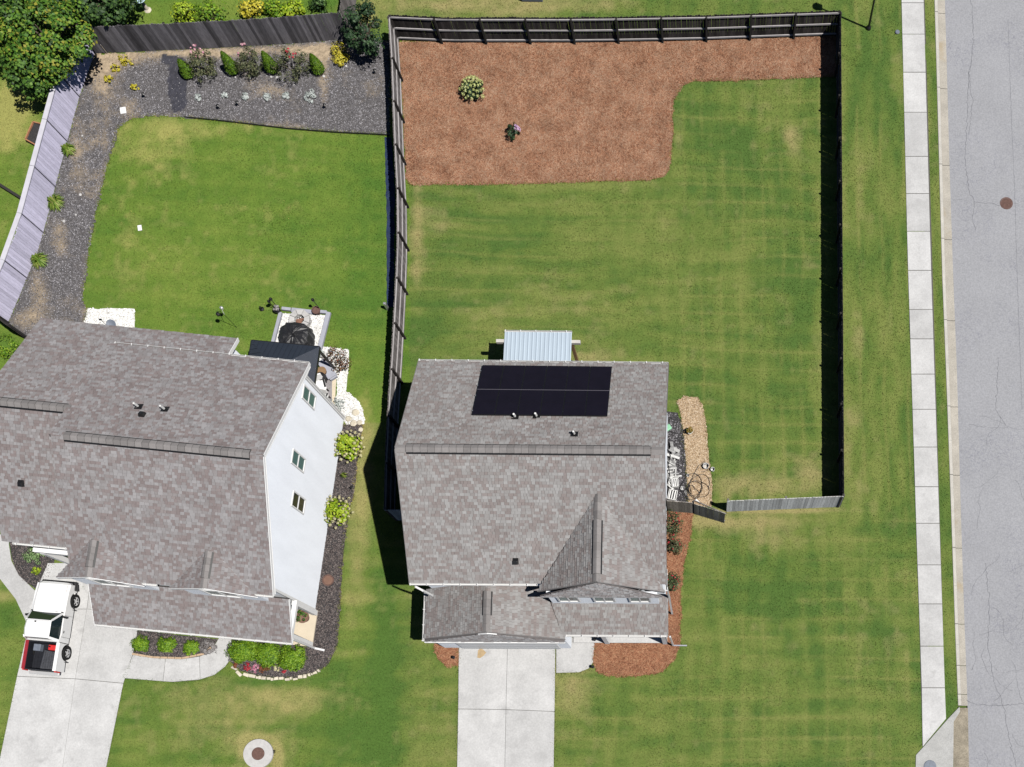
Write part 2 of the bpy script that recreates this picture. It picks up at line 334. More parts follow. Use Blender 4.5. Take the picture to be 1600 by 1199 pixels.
FBED2 = [(530, 664), (567, 664), (560, 700), (557, 740), (552, 780), (545, 800), (537, 860), (531, 960), (527, 1010), (512, 1040), (490, 1053), (460, 1060), (430, 1060), (400, 1056), (375, 1048), (358, 1032), (362, 1000), (455, 1005), (480, 1012), (480, 955)]
FBED0 = [(14, 840), (95, 840), (78, 905), (70, 912), (60, 922), (40, 910), (26, 893), (18, 872)]
DRIVE = [(717, 1000), (868, 1000), (865, 1215), (714, 1215)]
APRON = [(869, 996), (930, 996), (927, 1035), (920, 1045), (905, 1051), (869, 1052)]
NDRIVE = [(75, 880), (217, 975), (208, 1022), (193, 1068), (163, 1215), (-6, 1215), (28, 1057), (45, 975)]
NWALK_L = [(-20, 835), (15, 835), (14, 850), (18, 876), (30, 899), (56, 924), (70, 940), (45, 980), (25, 937), (0, 905), (-20, 890)]
NWALK_R = [(208, 1023), (240, 1028), (285, 1030), (320, 1023), (335, 1010), (343, 996), (362, 998), (362, 1028), (352, 1042), (335, 1055), (310, 1063), (270, 1066), (230, 1063), (194, 1060)]
RDX = [(1477, 0), (1480, 100), (1484, 250), (1490, 430), (1496, 580), (1502, 800), (1508, 980), (1513, 1110), (1515, 1215)]   # road edge
KBX = [(1460, 0), (1463, 100), (1467, 250), (1472, 430), (1478, 580), (1486, 800), (1492, 980), (1497, 1103), (1489.5, 1130), (1489.5, 1225)]                 # kerb back
ALLBEDS = [STRAW, STRAW_L, STRAW_R, PEA, SOIL, NBED, WBED_L, WBED_R, WBED_P, FBED1, FBED2, FBED0, DRIVE, APRON, NDRIVE, NWALK_L, NWALK_R]

def lawn_color(x, y, hi=True):
    P = np.stack([x, y, np.zeros_like(x)], -1); px, py = to_px(P)
    n1 = fbm(x, y, .22, 1); n2 = fbm(x, y, .7, 2); n3 = fbm(x, y, 2.2, 3, 3 if hi else 2); n4 = vnoise(x, y, 6, 4); n5 = vnoise(x, y, 11, 5) if hi else .5 + 0 * x; n4 = n4 if hi else .5 + .35 * (vnoise(x, y, 3.5, 4) - .5)
    mid = np.array([.105, .154, .032]); dark = np.array([.067, .124, .025]); light = np.array([.150, .184, .046]); dry = np.array([.27, .24, .10])
    def lerp(a, b, t): return a + (b - a) * np.clip(t, 0, 1)[..., None]
    sx = fbm(x * .22, y * 1.0, 2.1, 81, 3 if hi else 2); sy = fbm(x * 1.0, y * .22, 2.1, 91, 3 if hi else 2)
    wy = np.where((px > 1312) & (py < 820), .95, np.where(px < 620, .25, np.clip((px - 850) / 400, .1, .6)))
    str_ = ((sx - .5) * (1 - wy) + (sy - .5) * wy) * np.where((px < 620) & (py < 660), .8, 1.5)
    lush = 1.1 * (n1 - .5) + .6 * (n2 - .5) + .8 * (n3 - .5) + .8 * (n5 - .5) + str_
    dr = .30 * (n2 - .66) + .42 * (n3 - .60) - .25 * str_ + .22 * (n4 - .5) + .34 * (n5 - .5)
    def blob(cx, cy, rx, ry): return np.exp(-(((px - cx) / rx) ** 2 + ((py - cy) / ry) ** 2))
    stripe = np.zeros_like(x)
    wob = (fbm(x, y, .22, 9) - .5) * 1.1 + .25 * np.sin(x * .31 + y * .53)
    hs = np.sin((y + wob) * 2 * math.pi / 1.32); vs = np.sin((x + wob) * 2 * math.pi / 1.35)
    mb = (px > 620) & (px < 1318) & (py > 55) & (py < 790)
    nb = (px < 606) & (py > 60) & (py < 660)
    side = (px > 1312); front = (py >= 790) & (px > 640) & (px < 1450)
    stripe += np.where(mb, .19 * hs + np.clip((px - 950) / 250, 0, 1) * .12 * vs, 0)  # mowing bands: reflection off bent grass painted as turf colour
    stripe += np.where(front, .17 * hs + .12 * vs, 0) + np.where(side & (py < 820), .2 * vs, 0)
    ln = lambda q, w: np.exp(-((((q) % 1) - .5) / w) ** 2)
    lines = np.where(front, .9 * ln((y + wob * .25) / 1.02, .09) + .55 * ln((x + wob * .25) / 1.05, .09), 0) + np.where(mb, .75 * ln((y + wob * .4) / 1.02, .09) + np.clip((px - 850) / 250, 0, 1) * .6 * ln((x + wob * .3) / 1.05, .09), 0) + np.where(side & (py < 800), .9 * ln((x + wob * .3) / 1.25 + .22, .07), 0) + np.where(nb, .35 * ln((y + x * .09) / 1.3, .12), 0)
    lines = .95 * lines * np.clip(3.2 * fbm(x * .6, y, .6, 15) - 1.05, 0, 1)
    lush = lush - .25 * lines
    stripe *= .6 + .8 * fbm(x, y, .35, 11)
    lush = lush - stripe
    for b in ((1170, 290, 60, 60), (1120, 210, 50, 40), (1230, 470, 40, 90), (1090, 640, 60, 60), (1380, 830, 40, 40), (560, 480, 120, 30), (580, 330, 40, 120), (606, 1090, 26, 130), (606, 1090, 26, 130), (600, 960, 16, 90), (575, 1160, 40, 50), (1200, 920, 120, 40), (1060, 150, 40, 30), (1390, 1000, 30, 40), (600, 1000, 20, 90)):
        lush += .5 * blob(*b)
    for b, a in (((1180, 760, 100, 22), .42), ((1265, 730, 22, 40), .35), ((1140, 815, 130, 14), .42), ((1190, 840, 60, 25), .3), ((440, 1095, 90, 22), .6), ((290, 1100, 90, 40), .35), ((350, 1140, 90, 40), .2), ((560, 660, 30, 40), .4), ((566, 760, 18, 110), .5), ((552, 900, 22, 90), .3), ((1220, 798, 95, 4), .7), ((1090, 812, 30, 12), .5), ((652, 350, 12, 150), .4), ((690, 345, 50, 25), .25), ((240, 235, 60, 40), .42), ((300, 200, 120, 14), .35), ((210, 400, 30, 60), .2), ((400, 420, 60, 20), .2), ((930, 555, 60, 14), .35), ((890, 1080, 30, 45), .45), ((1240, 215, 14, 20), .45), ((1060, 215, 8, 40), .3), ((1345, 500, 8, 320), .25), ((1325, 690, 10, 60), .3), ((800, 5, 130, 22), .55), ((640, 5, 80, 25), .3), ((20, 170, 35, 50), .7), ((5, 200, 30, 50), .4), ((575, 20, 22, 30), .5), ((5, 930, 40, 18), .3), ((700, 1100, 14, 120), .14), ((404, 1178, 40, 40), .35), ((434, 1182, 9, 22), .9), ((380, 1168, 7, 18), .6), ((400, 1153, 22, 5), .6), ((850, 480, 90, 50), .1)):
        dr += a * blob(*b)
    dr = dr + np.where(nb, .03 + .40 * (n5 - .5) + .22 * (n3 - .5) - .12 * np.clip((px - 470) / 120, 0, 1), 0)
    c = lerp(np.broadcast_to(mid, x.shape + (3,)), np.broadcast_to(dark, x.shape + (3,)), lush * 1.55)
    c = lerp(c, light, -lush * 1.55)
    c = lerp(c, np.array([.185, .20, .058]), lines * .62)
    c = lerp(c, dry, dr * 1.9)
    # the neighbour's yards are a different, livelier turf; the far plots too
    g = np.where(nb, 1., 0.); g = np.where((py < 55) & (px < 545), 1.0, g)
    gf = np.where((py > 60) & (py < 660), 1, np.clip((640 - px) / 40, 0, 1) * .35); g = np.maximum(g, np.where(px < 640, gf, 0))
    nbcol = c * np.array([1.0, 1.12, .80]); c = c + (nbcol - c) * g[..., None]
    return np.clip(c * (.88 + .24 * n4[..., None]), .005, .9)
def set_tint(me, colr):
    a = me.color_attributes.new('tint', 'FLOAT_COLOR', 'POINT'); q = np.ones((len(colr), 4), np.float32); q[:, :3] = colr; a.data.foreach_set('color', q.ravel())
def kerb_x(y, tab):  # world x of a measured road line at world y
    ys = [G(a, b).y for a, b in tab][::-1]; xs = [G(a, b).x for a, b in tab][::-1]; return float(np.interp(y, ys, xs))

# ------------------------------------------------------------------ the ground, lawns, road
mb = MB(); mb.add([(-400, -300, -.17), (400, -300, -.17), (400, 500, -.17), (-400, 500, -.17)], [(0, 1, 2, 3)]); struct('ground', mb, m_ground)
x0, x1, y0, y1, st = -41.0, 13.6, 0.0, 47.0, .105
nx = int((x1 - x0) / st); ny = int((y1 - y0) / st)
gx, gy = np.meshgrid(np.linspace(0, 1, nx + 1), np.linspace(y0, y1, ny + 1))
rt = np.array([kerb_x(v, KBX) for v in np.linspace(y0, y1, ny + 1)])
gx = x0 + gx * (rt[:, None] - x0)
gz = (fbm(gx, gy, .5, 21) - .5) * .03
V = np.stack([gx, gy, gz - .004], -1).reshape(-1, 3)
ii = (np.arange(ny)[:, None] * (nx + 1) + np.arange(nx)).ravel()
me = npmesh('lawn', V, np.stack([ii, ii + 1, ii + nx + 2, ii + nx + 1], 1), 4, m_lawn)
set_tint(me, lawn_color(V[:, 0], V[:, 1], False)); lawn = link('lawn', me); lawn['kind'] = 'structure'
mb = MB(); ys = list(np.linspace(-90, 150, 60))
for y in ys: mb.v += [(-250, y, -.04), (kerb_x(y, KBX), y, -.04)]
mb.add([], []); mb.f = [(2 * i, 2 * i + 1, 2 * i + 3, 2 * i + 2) for i in range(len(ys) - 1)]; mb.m = [0] * len(mb.f); struct('lawn', mb, m_ground)
# blades
def scatter(n, area=(-47, 12.8, -3, 56)):
    return RNG.uniform(area[0], area[1], n), RNG.uniform(area[2], area[3], n)
NB = 620000
bx, by = scatter(NB); px, py = to_px(np.stack([bx, by, 0 * bx], -1))
keep = (px > -25) & (px < 1500) & (py > -25) & (py < 1222)
for p in ALLBEDS: keep &= ~inpoly(px, py, p)
for p in ([(665, 620), (1035, 620), (1035, 1000), (665, 1000)], [(-50, 560), (530, 640), (485, 1000), (-50, 930)]): keep &= ~inpoly(px, py, p)
sw = [(1408, -30), (1443, -30), (1478, 1150), (1443, 1215), (1430, 1215)]
keep &= ~inpoly(px, py, [(1407, -30), (1444, -30), (1479, 1130), (1500, 1105), (1500, 1215), (1428, 1215), (1430, 1178), (1442, 1165)])
keep &= px < np.interp(py, [b for a, b in KBX], [a for a, b in KBX]) - 1
bx, by = bx[keep], by[keep]; n = len(bx)
a = RNG.uniform(0, 2 * math.pi, n); hgt = RNG.uniform(.03, .065, n); wd = RNG.uniform(.012, .026, n); ln = RNG.uniform(.0, .05, n); a2 = RNG.uniform(0, 2 * math.pi, n)
B = np.stack([bx, by, np.full(n, -.006)], -1); dx = np.stack([np.cos(a) * wd, np.sin(a) * wd, 0 * a], -1)
tip = B + np.stack([np.cos(a2) * ln, np.sin(a2) * ln, hgt], -1)
V = np.concatenate([B - dx, B + dx, tip], 1).reshape(-1, 3)
me = npmesh('grass', V, np.arange(3 * n).reshape(-1, 3), 3, m_blade)
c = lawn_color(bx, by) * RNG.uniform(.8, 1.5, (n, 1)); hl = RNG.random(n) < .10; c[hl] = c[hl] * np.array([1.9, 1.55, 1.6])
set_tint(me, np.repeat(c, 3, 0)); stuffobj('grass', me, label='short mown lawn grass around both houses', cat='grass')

def sheet(name, poly, z, m, kind='structure', jit=0.0, step=.25):
    P = GP(poly); Q = []
    for i in range(len(P)):
        a, b = P[i], P[(i + 1) % len(P)]; k = max(1, int((b - a).length / step)) if jit else 1
        for j in range(k):
            q = a.lerp(b, j / k)
            if jit: q = q + Vector((random.uniform(-jit, jit), random.uniform(-jit, jit), 0))
            Q.append(q)
    import mathutils
    tri = mathutils.geometry.tessellate_polygon([[Vector((q.x, q.y, 0)) for q in Q]])
    mb = MB(); mb.add([(q.x, q.y, z) for q in Q], [t if (Q[t[1]] - Q[t[0]]).cross(Q[t[2]] - Q[t[0]]).z > 0 else t[::-1] for t in tri]); o = struct(name, mb, m); o['kind'] = kind; return o
ROADY = [58, 40, 25, 12, 0, -8]
mb = MB(); L = []
ys = np.linspace(150, -90, 100)
for y in ys: L += [(kerb_x(y, RDX), y, -.10), (30.0, y, -.10)]
mb.add(L, [(2 * i, 2 * i + 2, 2 * i + 3, 2 * i + 1) for i in range(len(ys) - 1)]); struct('road', mb, m_asphalt)
rc = random.Random(3); crk = MB()
def crack(pts, w, wob=.05):
    Q = []; P = GP(pts, -.094)
    for a, b in zip(P[:-1], P[1:]):
        k = max(1, int((b - a).length / .14))
        for j in range(k): q = a.lerp(b, j / k); Q.append(q + Vector((rc.uniform(-wob, wob), rc.uniform(-wob, wob), 0)))
    Q.append(P[-1]); V = []
    for i, q in enumerate(Q):
        d = (Q[min(i + 1, len(Q) - 1)] - Q[max(i - 1, 0)]).normalized(); sd = Vector((-d.y, d.x, 0)) * w * rc.uniform(.3, 1); V += [q - sd, q + sd]
    crk.add(V, [(2 * i, 2 * i + 1, 2 * i + 3, 2 * i + 2) for i in range(len(Q) - 1)])
crack([(1517, -10), (1521, 60), (1513, 130), (1511, 190), (1508, 250), (1514, 300), (1523, 315), (1562, 321)], .018); crack([(1513, 110), (1520, 160), (1514, 210)], .013); crack([(1523, 315), (1520, 345), (1524, 360)], .01); crack([(1488, 312), (1514, 314)], .011)
crack([(1575, 30), (1581, 200), (1586, 310), (1590, 450), (1597, 640)], .009, .015); crack([(1584, 318), (1605, 314)], .011)
crack([(1505, 1092), (1530, 1102), (1565, 1102), (1605, 1100)], .022); crack([(1540, 880), (1546, 940), (1543, 1010), (1552, 1060), (1570, 1110), (1578, 1160), (1590, 1205)], .016); crack([(1560, 560), (1556, 640), (1575, 668), (1605, 672)], .013); crack([(1515, 664), (1540, 668), (1575, 668)], .012)
for i in range(16):
    x = rc.uniform(1522, 1600); y = rc.choice((rc.uniform(640, 770), rc.uniform(860, 1199), rc.uniform(860, 1199))); p = [(x, y)]; a = rc.choice((1.57, 1.57, 0)) + rc.uniform(-.4, .4)
    for j in range(rc.randint(4, 9)): a += rc.uniform(-.7, .7); x += 11 * math.cos(a); y += 11 * math.sin(a); p.append((max(x, 1519), y))
    crack(p, .009, .03)
struct('road_cracks', crk, M('crack_dark', (.165, .168, .185), .95, .1))  # thin dark ribbons for the cracks
# kerb segments and gutter pan
kerb = link('kerb', None); kerb['kind'] = 'structure'
pan = link('gutter', None); pan['kind'] = 'structure'
js = [-30, 19, 137, 257, 373, 500, 635, 742, 856, 975, 1040, 1085, 1103]
for a, b in zip(js[:-1], js[1:]):
    mb = MB(); m2 = MB()
    for (t0, t1) in ((a, (a + b) / 2), ((a + b) / 2, b)):
        q = []
        for t in (t0 + (.4 if t0 == a else 0), t1 - (.4 if t1 == b else 0)):
            kb = G(np.interp(t, [v for _, v in KBX], [u for u, _ in KBX]), t); re = G(np.interp(t, [v for _, v in RDX], [u for u, _ in RDX]), t); q.append((kb, re))
        A = []; Bq = []
        for kb, re in q:
            kx = kb.x; rx = re.x; y = kb.y
            A.append([(kx, y, -.2), (kx, y, .025), (kx + .15, y, .022), (kx + .19, y, -.075), (kx + .19, y, -.2)])
            Bq.append([(kx + .192, y, -.2), (kx + .192, y, -.078), (rx, y, -.098), (rx, y, -.2)])
        for MBx, C in ((mb, A), (m2, Bq)):
            k = len(C[0]); MBx.add(C[0] + C[1], [(i, i + 1, i + 1 + k, i + k) for i in range(k - 1)] + [tuple(range(k)), tuple(range(2 * k - 1, k - 1, -1))])
    part('kerb_segment', mb, m_concwarm, kerb, bev=.012); part('gutter_segment', m2, m_gutterpan, pan)
# sidewalk slabs
sdw = link('sidewalk', None); sdw['kind'] = 'structure'
sj = [-60, 5, 54, 113.5, 176, 245, 303, 362, 423, 484, 530, 585, 640, 699, 761, 818, 883, 944, 1010, 1075]
def sl_x(t, e): return np.interp(t, [0, 400, 880, 1120, 1200], [1408.5, 1418, 1433.3, 1441.6, 1444.5] if e == 0 else [1443, 1454, 1469.7, 1477.6, 1480])
for a, b in zip(sj[:-1], sj[1:]):
    g = .45; P = [G(sl_x(b - g, 0), b - g), G(sl_x(b - g, 1), b - g), G(sl_x(a + g, 1), a + g), G(sl_x(a + g, 0), a + g)]
    mb = MB(); z = .03 + random.uniform(-.006, .006); mb.prism([(p.x, p.y, z) for p in P], (0, 0, -.12)); part('paving_slab', mb, m_conc, sdw, bev=.01)
mb = MB(); mb.prism([(p.x, p.y, .03) for p in GP([(sl_x(1075.5, 0), 1075.5), (1441.5, 1167), (1478, 1123), (sl_x(1075.5, 1), 1075.5)])], (0, 0, -.12)); part('paving_slab', mb, m_conc, sdw, bev=.01)
sheet('sidewalk_base', [(1408.5, -60), (1443, -60), (1477.6, 1123), (1441.5, 1167)], .003, m_joint)
# storm drain top at the corner
dr = thing('storm_drain', 'grey concrete storm drain top at the bottom end of the sidewalk', 'storm drain', G(1460, 1170))
mb = MB(); mb.prism([(p.x, p.y, .028) for p in GP([(1431, 1180), (1441.5, 1168.5), (1480, 1124.5), (1499, 1104.5), (1500, 1112), (1490, 1128), (1489, 1220), (1430, 1220)])], (0, 0, -.2)); part('concrete_top', mb, M('drain_concrete', (.37, .37, .36), .9, .15, 2, .15, 25, .2), dr, bev=.012)
c = G(1453, 1198); mb = MB(); mb.lathe((c.x, c.y, .028), [(.32, 0), (.32, .012), (.29, .02), (0.01, .02)], 28); part('cover', mb, m_iron, dr)
mb = MB(); mb.prism([(p.x, p.y, -.085) for p in GP([(1490, 1129), (1500, 1106), (1513, 1106), (1515, 1220), (1490, 1220)])], (0, 0, -.1)); struct('inlet_apron', mb, m_stain)
# weed tufts along the gutter joint
# driveways
def slabs(name, quads, m, z=.032, lab=None, base=None):
    r = link(name, None); r['kind'] = 'structure'
    for q in quads:
        P = GP(q); c = sum(P, Vector()) / len(P); P = [p + (c - p).normalized() * .012 for p in P]
        mb = MB(); mb.prism([(p.x, p.y, z + random.uniform(-.003, .003)) for p in P], (0, 0, -.13)); part('concrete_slab', mb, m, r, bev=.008)
    return r
slabs('driveway', [[(717, 1000), (793.3, 1000), (790.6, 1109), (716, 1108)], [(793.3, 1000), (868, 1000), (866.6, 1112), (790.6, 1109)], [(716, 1108), (790.6, 1109), (788.5, 1215), (714, 1215)], [(790.6, 1109), (866.6, 1112), (865, 1215), (788.5, 1215)]], m_conc)
sheet('driveway_base', DRIVE, .004, m_joint)
slabs('front_walk', [APRON], m_conc)
slabs('neighbour_driveway', [[(75, 880), (146, 880), (136, 952), (45, 952)], [(146, 880), (217, 975), (212, 1005), (200, 956), (136, 952)], [(45, 952), (136, 952), (118, 1061), (27, 1057), (45, 978)], [(136, 952), (200, 956), (212, 1005), (208, 1022), (193, 1068), (118, 1061)], [(27, 1057), (118, 1061), (96, 1215), (-6, 1215)], [(118, 1061), (193, 1068), (163, 1215), (96, 1215)]], m_conc)
sheet('neighbour_driveway_base', NDRIVE, .0045, m_joint)
slabs('entry_walk', [NWALK_L], m_conc, .026)
slabs('porch_walk', [[(208, 1023), (240, 1028), (259, 1029), (255, 1065), (230, 1063), (194, 1060)], [(259, 1029), (285, 1030), (312, 1026), (313, 1062), (270, 1066), (255, 1065)], [(312, 1026), (320, 1023), (335, 1010), (343, 996), (362, 998), (362, 1028), (352, 1042), (335, 1055), (313, 1062)]], m_conc, .028)
sheet('porch_walk_base', NWALK_R, .0035, m_joint)
mb = MB(); mb.add([(q.x, q.y, .0385) for q in GP([(746, 1028), (747, 1017), (751, 1013), (756, 1016), (760, 1020), (756, 1025), (750, 1029)])], [(6, 5, 4, 3, 2, 1, 0)]); struct('driveway_stain', mb, M('spilled_sand', (.42, .31, .18), .95, .2, 8, .1, 40))

# planting beds with loose material lying on them
def loose(name, poly, n, kind, m, z, size, label, cat, mask=None):
    P = GP(poly); xs = [p.x for p in P]; ys = [p.y for p in P]
    A = abs(sum(P[i].x * P[(i + 1) % len(P)].y - P[(i + 1) % len(P)].x * P[i].y for i in range(len(P)))) / 2
    k = int(n * A * (max(xs) - min(xs)) * (max(ys) - min(ys)) / max(A, .1))
    x = RNG.uniform(min(xs) - .05, max(xs) + .05, k); y = RNG.uniform(min(ys) - .05, max(ys) + .05, k)
    jx = (fbm(x, y, 3, 31) - .5) * .22; jy = (fbm(x, y, 3, 37) - .5) * .22
    w = inpoly(x + jx, y + jy, [(p.x, p.y) for p in P])
    if mask is not None: w &= mask(x, y)
    x, y = x[w], y[w]; k = len(x); zz = np.full(k, z) + RNG.uniform(0, .025, k)
    if kind == 'straw':
        a = RNG.normal(0, 1, k) * .9 + fbm(x, y, .8, 41) * 9; l = RNG.uniform(size[0], size[1], k); w2 = RNG.uniform(.004, .008, k)
        d = np.stack([np.cos(a) * l, np.sin(a) * l, RNG.normal(0, .02, k)], -1); e = np.stack([-np.sin(a) * w2, np.cos(a) * w2, 0 * a], -1); C = np.stack([x, y, zz], -1)
        V = np.stack([C - d - e, C + d - e, C + d + e, C - d + e], 1).reshape(-1, 3); me = npmesh(name, V, np.arange(4 * k).reshape(-1, 4), 4, m)
    else:
        r = RNG.uniform(size[0], size[1], k); a = RNG.uniform(0, 6.28, k); pts = []
        for j in range(4):
            rr = r * RNG.uniform(.7, 1.25, k); pts.append(np.stack([x + rr * np.cos(a + j * 1.571), y + rr * np.sin(a + j * 1.571), zz - .012], -1))
        pts.append(np.stack([x + RNG.normal(0, .25, k) * r, y + RNG.normal(0, .25, k) * r, zz + r * RNG.uniform(.25, .75, k)], -1))
        V = np.stack(pts, 1).reshape(-1, 3); b = np.arange(k)[:, None] * 5
        fs = np.stack([b + np.array([0, 1, 4]), b + np.array([1, 2, 4]), b + np.array([2, 3, 4]), b + np.array([3, 0, 4])], 1).reshape(-1, 3); me = npmesh(name, V, fs, 3, m)
    return stuffobj(name, me, label=label, cat=cat)
sheet('straw_bed', STRAW, .010, m_straw_bed, jit=.05)
loose('pine_straw', STRAW, 950, 'straw', m_straw, .012, (.04, .12), 'faded pine straw spread over the large bed inside the fence', 'pine straw')
sheet('straw_bed', STRAW_L, .011, m_straw_bed, jit=.03); sheet('straw_bed', STRAW_R, .010, m_straw_bed, jit=.03)
loose('pine_straw', STRAW_L, 1100, 'straw', m_straw_red, .013, (.05, .13), 'small patch of red pine straw left of the driveway', 'pine straw')
loose('pine_straw', STRAW_R, 1100, 'straw', m_straw_red, .012, (.05, .13), 'red pine straw bed along the right side of the house', 'pine straw')
sheet('pea_gravel_bed', PEA, .012, m_pea_bed, jit=.03); loose('pea_gravel', PEA, 900, 'chip', m_pea_chip, .016, (.018, .036), 'tan pea gravel strip beside the house', 'gravel')
sheet('soil_bed', SOIL, .008, m_soil, jit=.05)
def bare(x, y):   # 0 = covered in gravel, 1 = bare tan soil
    p, q = to_px(np.stack([x, y, 0 * x], -1)); f = .9 * (fbm(x, y, .5, 51) - .62) + .35 * (fbm(x, y, 3, 53) - .5)
    for cx, cy, rx, ry, w in ((180, 92, 60, 14, .8), (150, 110, 30, 35, .6), (95, 385, 14, 26, .6), (60, 458, 20, 36, .7), (40, 500, 40, 16, .6), (305, 84, 100, 7, .7), (505, 120, 10, 60, .65), (520, 82, 40, 14, .6), (200, 188, 14, 30, .35), (118, 215, 10, 60, .3), (430, 142, 24, 9, .5), (440, 78, 100, 8, .6), (166, 300, 5, 130, .2), (120, 240, 12, 12, .4), (140, 500, 12, 20, .6), (420, 198, 100, 5, .3), (148, 210, 20, 30, .4), (160, 165, 25, 25, .3)):
        f = f + .8 * w * np.exp(-(((p - cx) / rx) ** 2 + ((q - cy) / ry) ** 2))
    return np.clip(f * 1.6, 0, 1)
def cloth(x, y):
    p, q = to_px(np.stack([x, y, 0 * x], -1)); n = (fbm(x, y, 2, 57) - .5) * 14
    return np.maximum(inpoly(p + n, q, [(266, 90), (282, 104), (292, 130), (291, 168), (276, 178), (268, 160), (262, 130)]), inpoly(p + n, q, [(252, 84), (290, 92), (284, 112), (256, 98)])) * 1.0
P_ = GP(NBED); bx0, bx1 = min(p.x for p in P_), max(p.x for p in P_); by0, by1 = min(p.y for p in P_), max(p.y for p in P_)
nx = int((bx1 - bx0) / .09); ny = int((by1 - by0) / .09); ux, uy = np.meshgrid(np.linspace(bx0, bx1, nx + 1), np.linspace(by0, by1, ny + 1))
ii = (np.arange(ny)[:, None] * (nx + 1) + np.arange(nx)).ravel(); ccx = ux[:-1, :-1].ravel() + .045; ccy = uy[:-1, :-1].ravel() + .045
ok = inpoly(ccx + (fbm(ccx, ccy, 2, 61) - .5) * .3, ccy + (fbm(ccx, ccy, 2, 67) - .5) * .3, [(p.x, p.y) for p in P_]); ii = ii[ok]
me = npmesh('gravel_bed', np.stack([ux, uy, .006 + .015 * fbm(ux, uy, 3, 71)], -1).reshape(-1, 3), np.stack([ii, ii + 1, ii + nx + 2, ii + nx + 1], 1), 4, M('gravel_bed_soil', 'tint', .95, .2, 4, .3, 30, .1, bump=.7))
t_ = bare(ux, uy)[..., None]; base_ = np.array([.10, .094, .095]) * (1 - t_) + np.array([.36, .285, .20]) * t_; k_ = cloth(ux, uy)[..., None]; base_ = base_ * (1 - k_) + np.array([.05, .05, .062]) * k_
set_tint(me, base_.reshape(-1, 3) * RNG.uniform(.8, 1.2, (base_.size // 3, 1))); gb = link('gravel_bed', me); gb['kind'] = 'structure'
def thin(x, y): return (bare(x, y) < RNG.uniform(.0, .9, len(x))) & (cloth(x, y) < RNG.uniform(.1, 1.08, len(x)))
loose('dark_gravel', NBED, 600, 'chip', m_dark_chip, .008, (.014, .038), 'dark grey gravel bed along the fences of the left yard', 'gravel', thin)
sheet('white_stone_bed', WBED_L, .011, m_white_bed, jit=.03); loose('white_gravel', WBED_L, 700, 'chip', m_white_chip, .014, (.02, .045), 'white stone patch behind the roof at the back left corner', 'gravel')
sheet('white_stone_bed', WBED_R, .012, m_white_bed, jit=.03); loose('white_gravel', WBED_R, 700, 'chip', m_white_chip, .015, (.02, .045), 'white stone bed curving round the corner of the white wall', 'gravel')
sheet('white_stone_bed', WBED_P, .013, m_white_bed); loose('white_gravel', WBED_P, 700, 'chip', m_white_chip, .016, (.02, .045), 'white stones around the fire pit', 'gravel')
sheet('mulch_bed', FBED1, .010, m_soil, jit=.02); sheet('mulch_bed', FBED2, .007, m_soil, jit=.03); sheet('mulch_bed', FBED0, .009, m_soil, jit=.02)
loose('dark_gravel', FBED1, 700, 'chip', m_brown_chip, .012, (.016, .036), 'dark mulch in the small bed between drive and porch', 'mulch')
loose('dark_gravel', FBED2, 700, 'chip', m_brown_chip, .009, (.016, .036), 'dark mulch strip along the white wall and the front bed', 'mulch')
loose('dark_gravel', FBED0, 500, 'chip', m_brown_chip, .011, (.016, .036), 'dark mulch in the curved bed beside the entry walk', 'mulch')
loose('soil_crumbs', SOIL, 350, 'chip', m_dark_chip, .010, (.015, .04), 'dark crumbs on the black soil beside the house', 'soil')
sheet('blue_strip', [(601, 215), (612, 215), (617, 300), (615, 480), (604, 480), (604, 340)], .012, m_bluestrip, jit=.03)  # dark blue strip on the ground along the shared fence

# ------------------------------------------------------------------ roofs
def shingle_mesh(poly, m, expo=.132, seed=0):
    P = [Vector(p) for p in poly]; n = Vector((0, 0, 0))
    for i in range(len(P)): n += P[i].cross(P[(i + 1) % len(P)])
    n.normalize()
    if n.z < 0: n = -n
    U = Vector((0, 0, 1)).cross(n).normalized(); Vv = n.cross(U)
    if Vv.z < 0: Vv = -Vv; U = -U
    O = min(P, key=lambda p: p.dot(Vv)); Q = [((p - O).dot(U), (p - O).dot(Vv)) for p in P]
    vmax = max(q[1] for q in Q); rnd = random.Random(seed); V = []; Fc = []
    def span(v):
        xs = []
        for i in range(len(Q)):
            (a, b), (c, d) = Q[i], Q[(i + 1) % len(Q)]
            if abs(b - d) < 1e-6:
                if abs(b - v) < 1e-5: xs += [a, c]
                continue
            t = (v - b) / (d - b)
            if -1e-6 <= t <= 1 + 1e-6: xs.append(a + t * (c - a))
        return (min(xs), max(xs)) if xs else None
    v = 0
    while v < vmax - .02:
        vb = min(v + expo, vmax); s0 = span(min(v + 1e-5, vmax)); s1 = span(vb - 1e-5)
        if s0 and s1:
            lo = min(s0[0], s1[0]) - rnd.uniform(0, .3); hi = max(s0[1], s1[1]); u = lo
            while u < hi:
                w = rnd.choice((.12, .14, .165, .19, .23)) * rnd.uniform(.85, 1.15); e = u + w
                a0, b0 = max(u, s0[0]), min(e, s0[1]); a1, b1 = max(u, s1[0]), min(e, s1[1])
                u = e + .010
                if b0 - a0 < .004 and b1 - a1 < .004: continue
                a0, b0 = min(a0, b0), max(a0, b0); a1, b1 = min(a1, b1), max(a1, b1)
                t = rnd.choice((.014, .018, .028, .034)); k = len(V)
                f = lambda uu, vv, h: O + U * uu + Vv * vv + n * h
                V += [f(a0, v, t), f(b0, v, t), f(b1, vb, .004), f(a1, vb, .004), f(a0, v, 0), f(b0, v, 0)]
                Fc += [(k, k + 1, k + 2, k + 3), (k + 4, k + 5, k + 1, k), (k + 4, k, k + 3), (k + 1, k + 5, k + 2)]
        v += expo
    return V, Fc, n
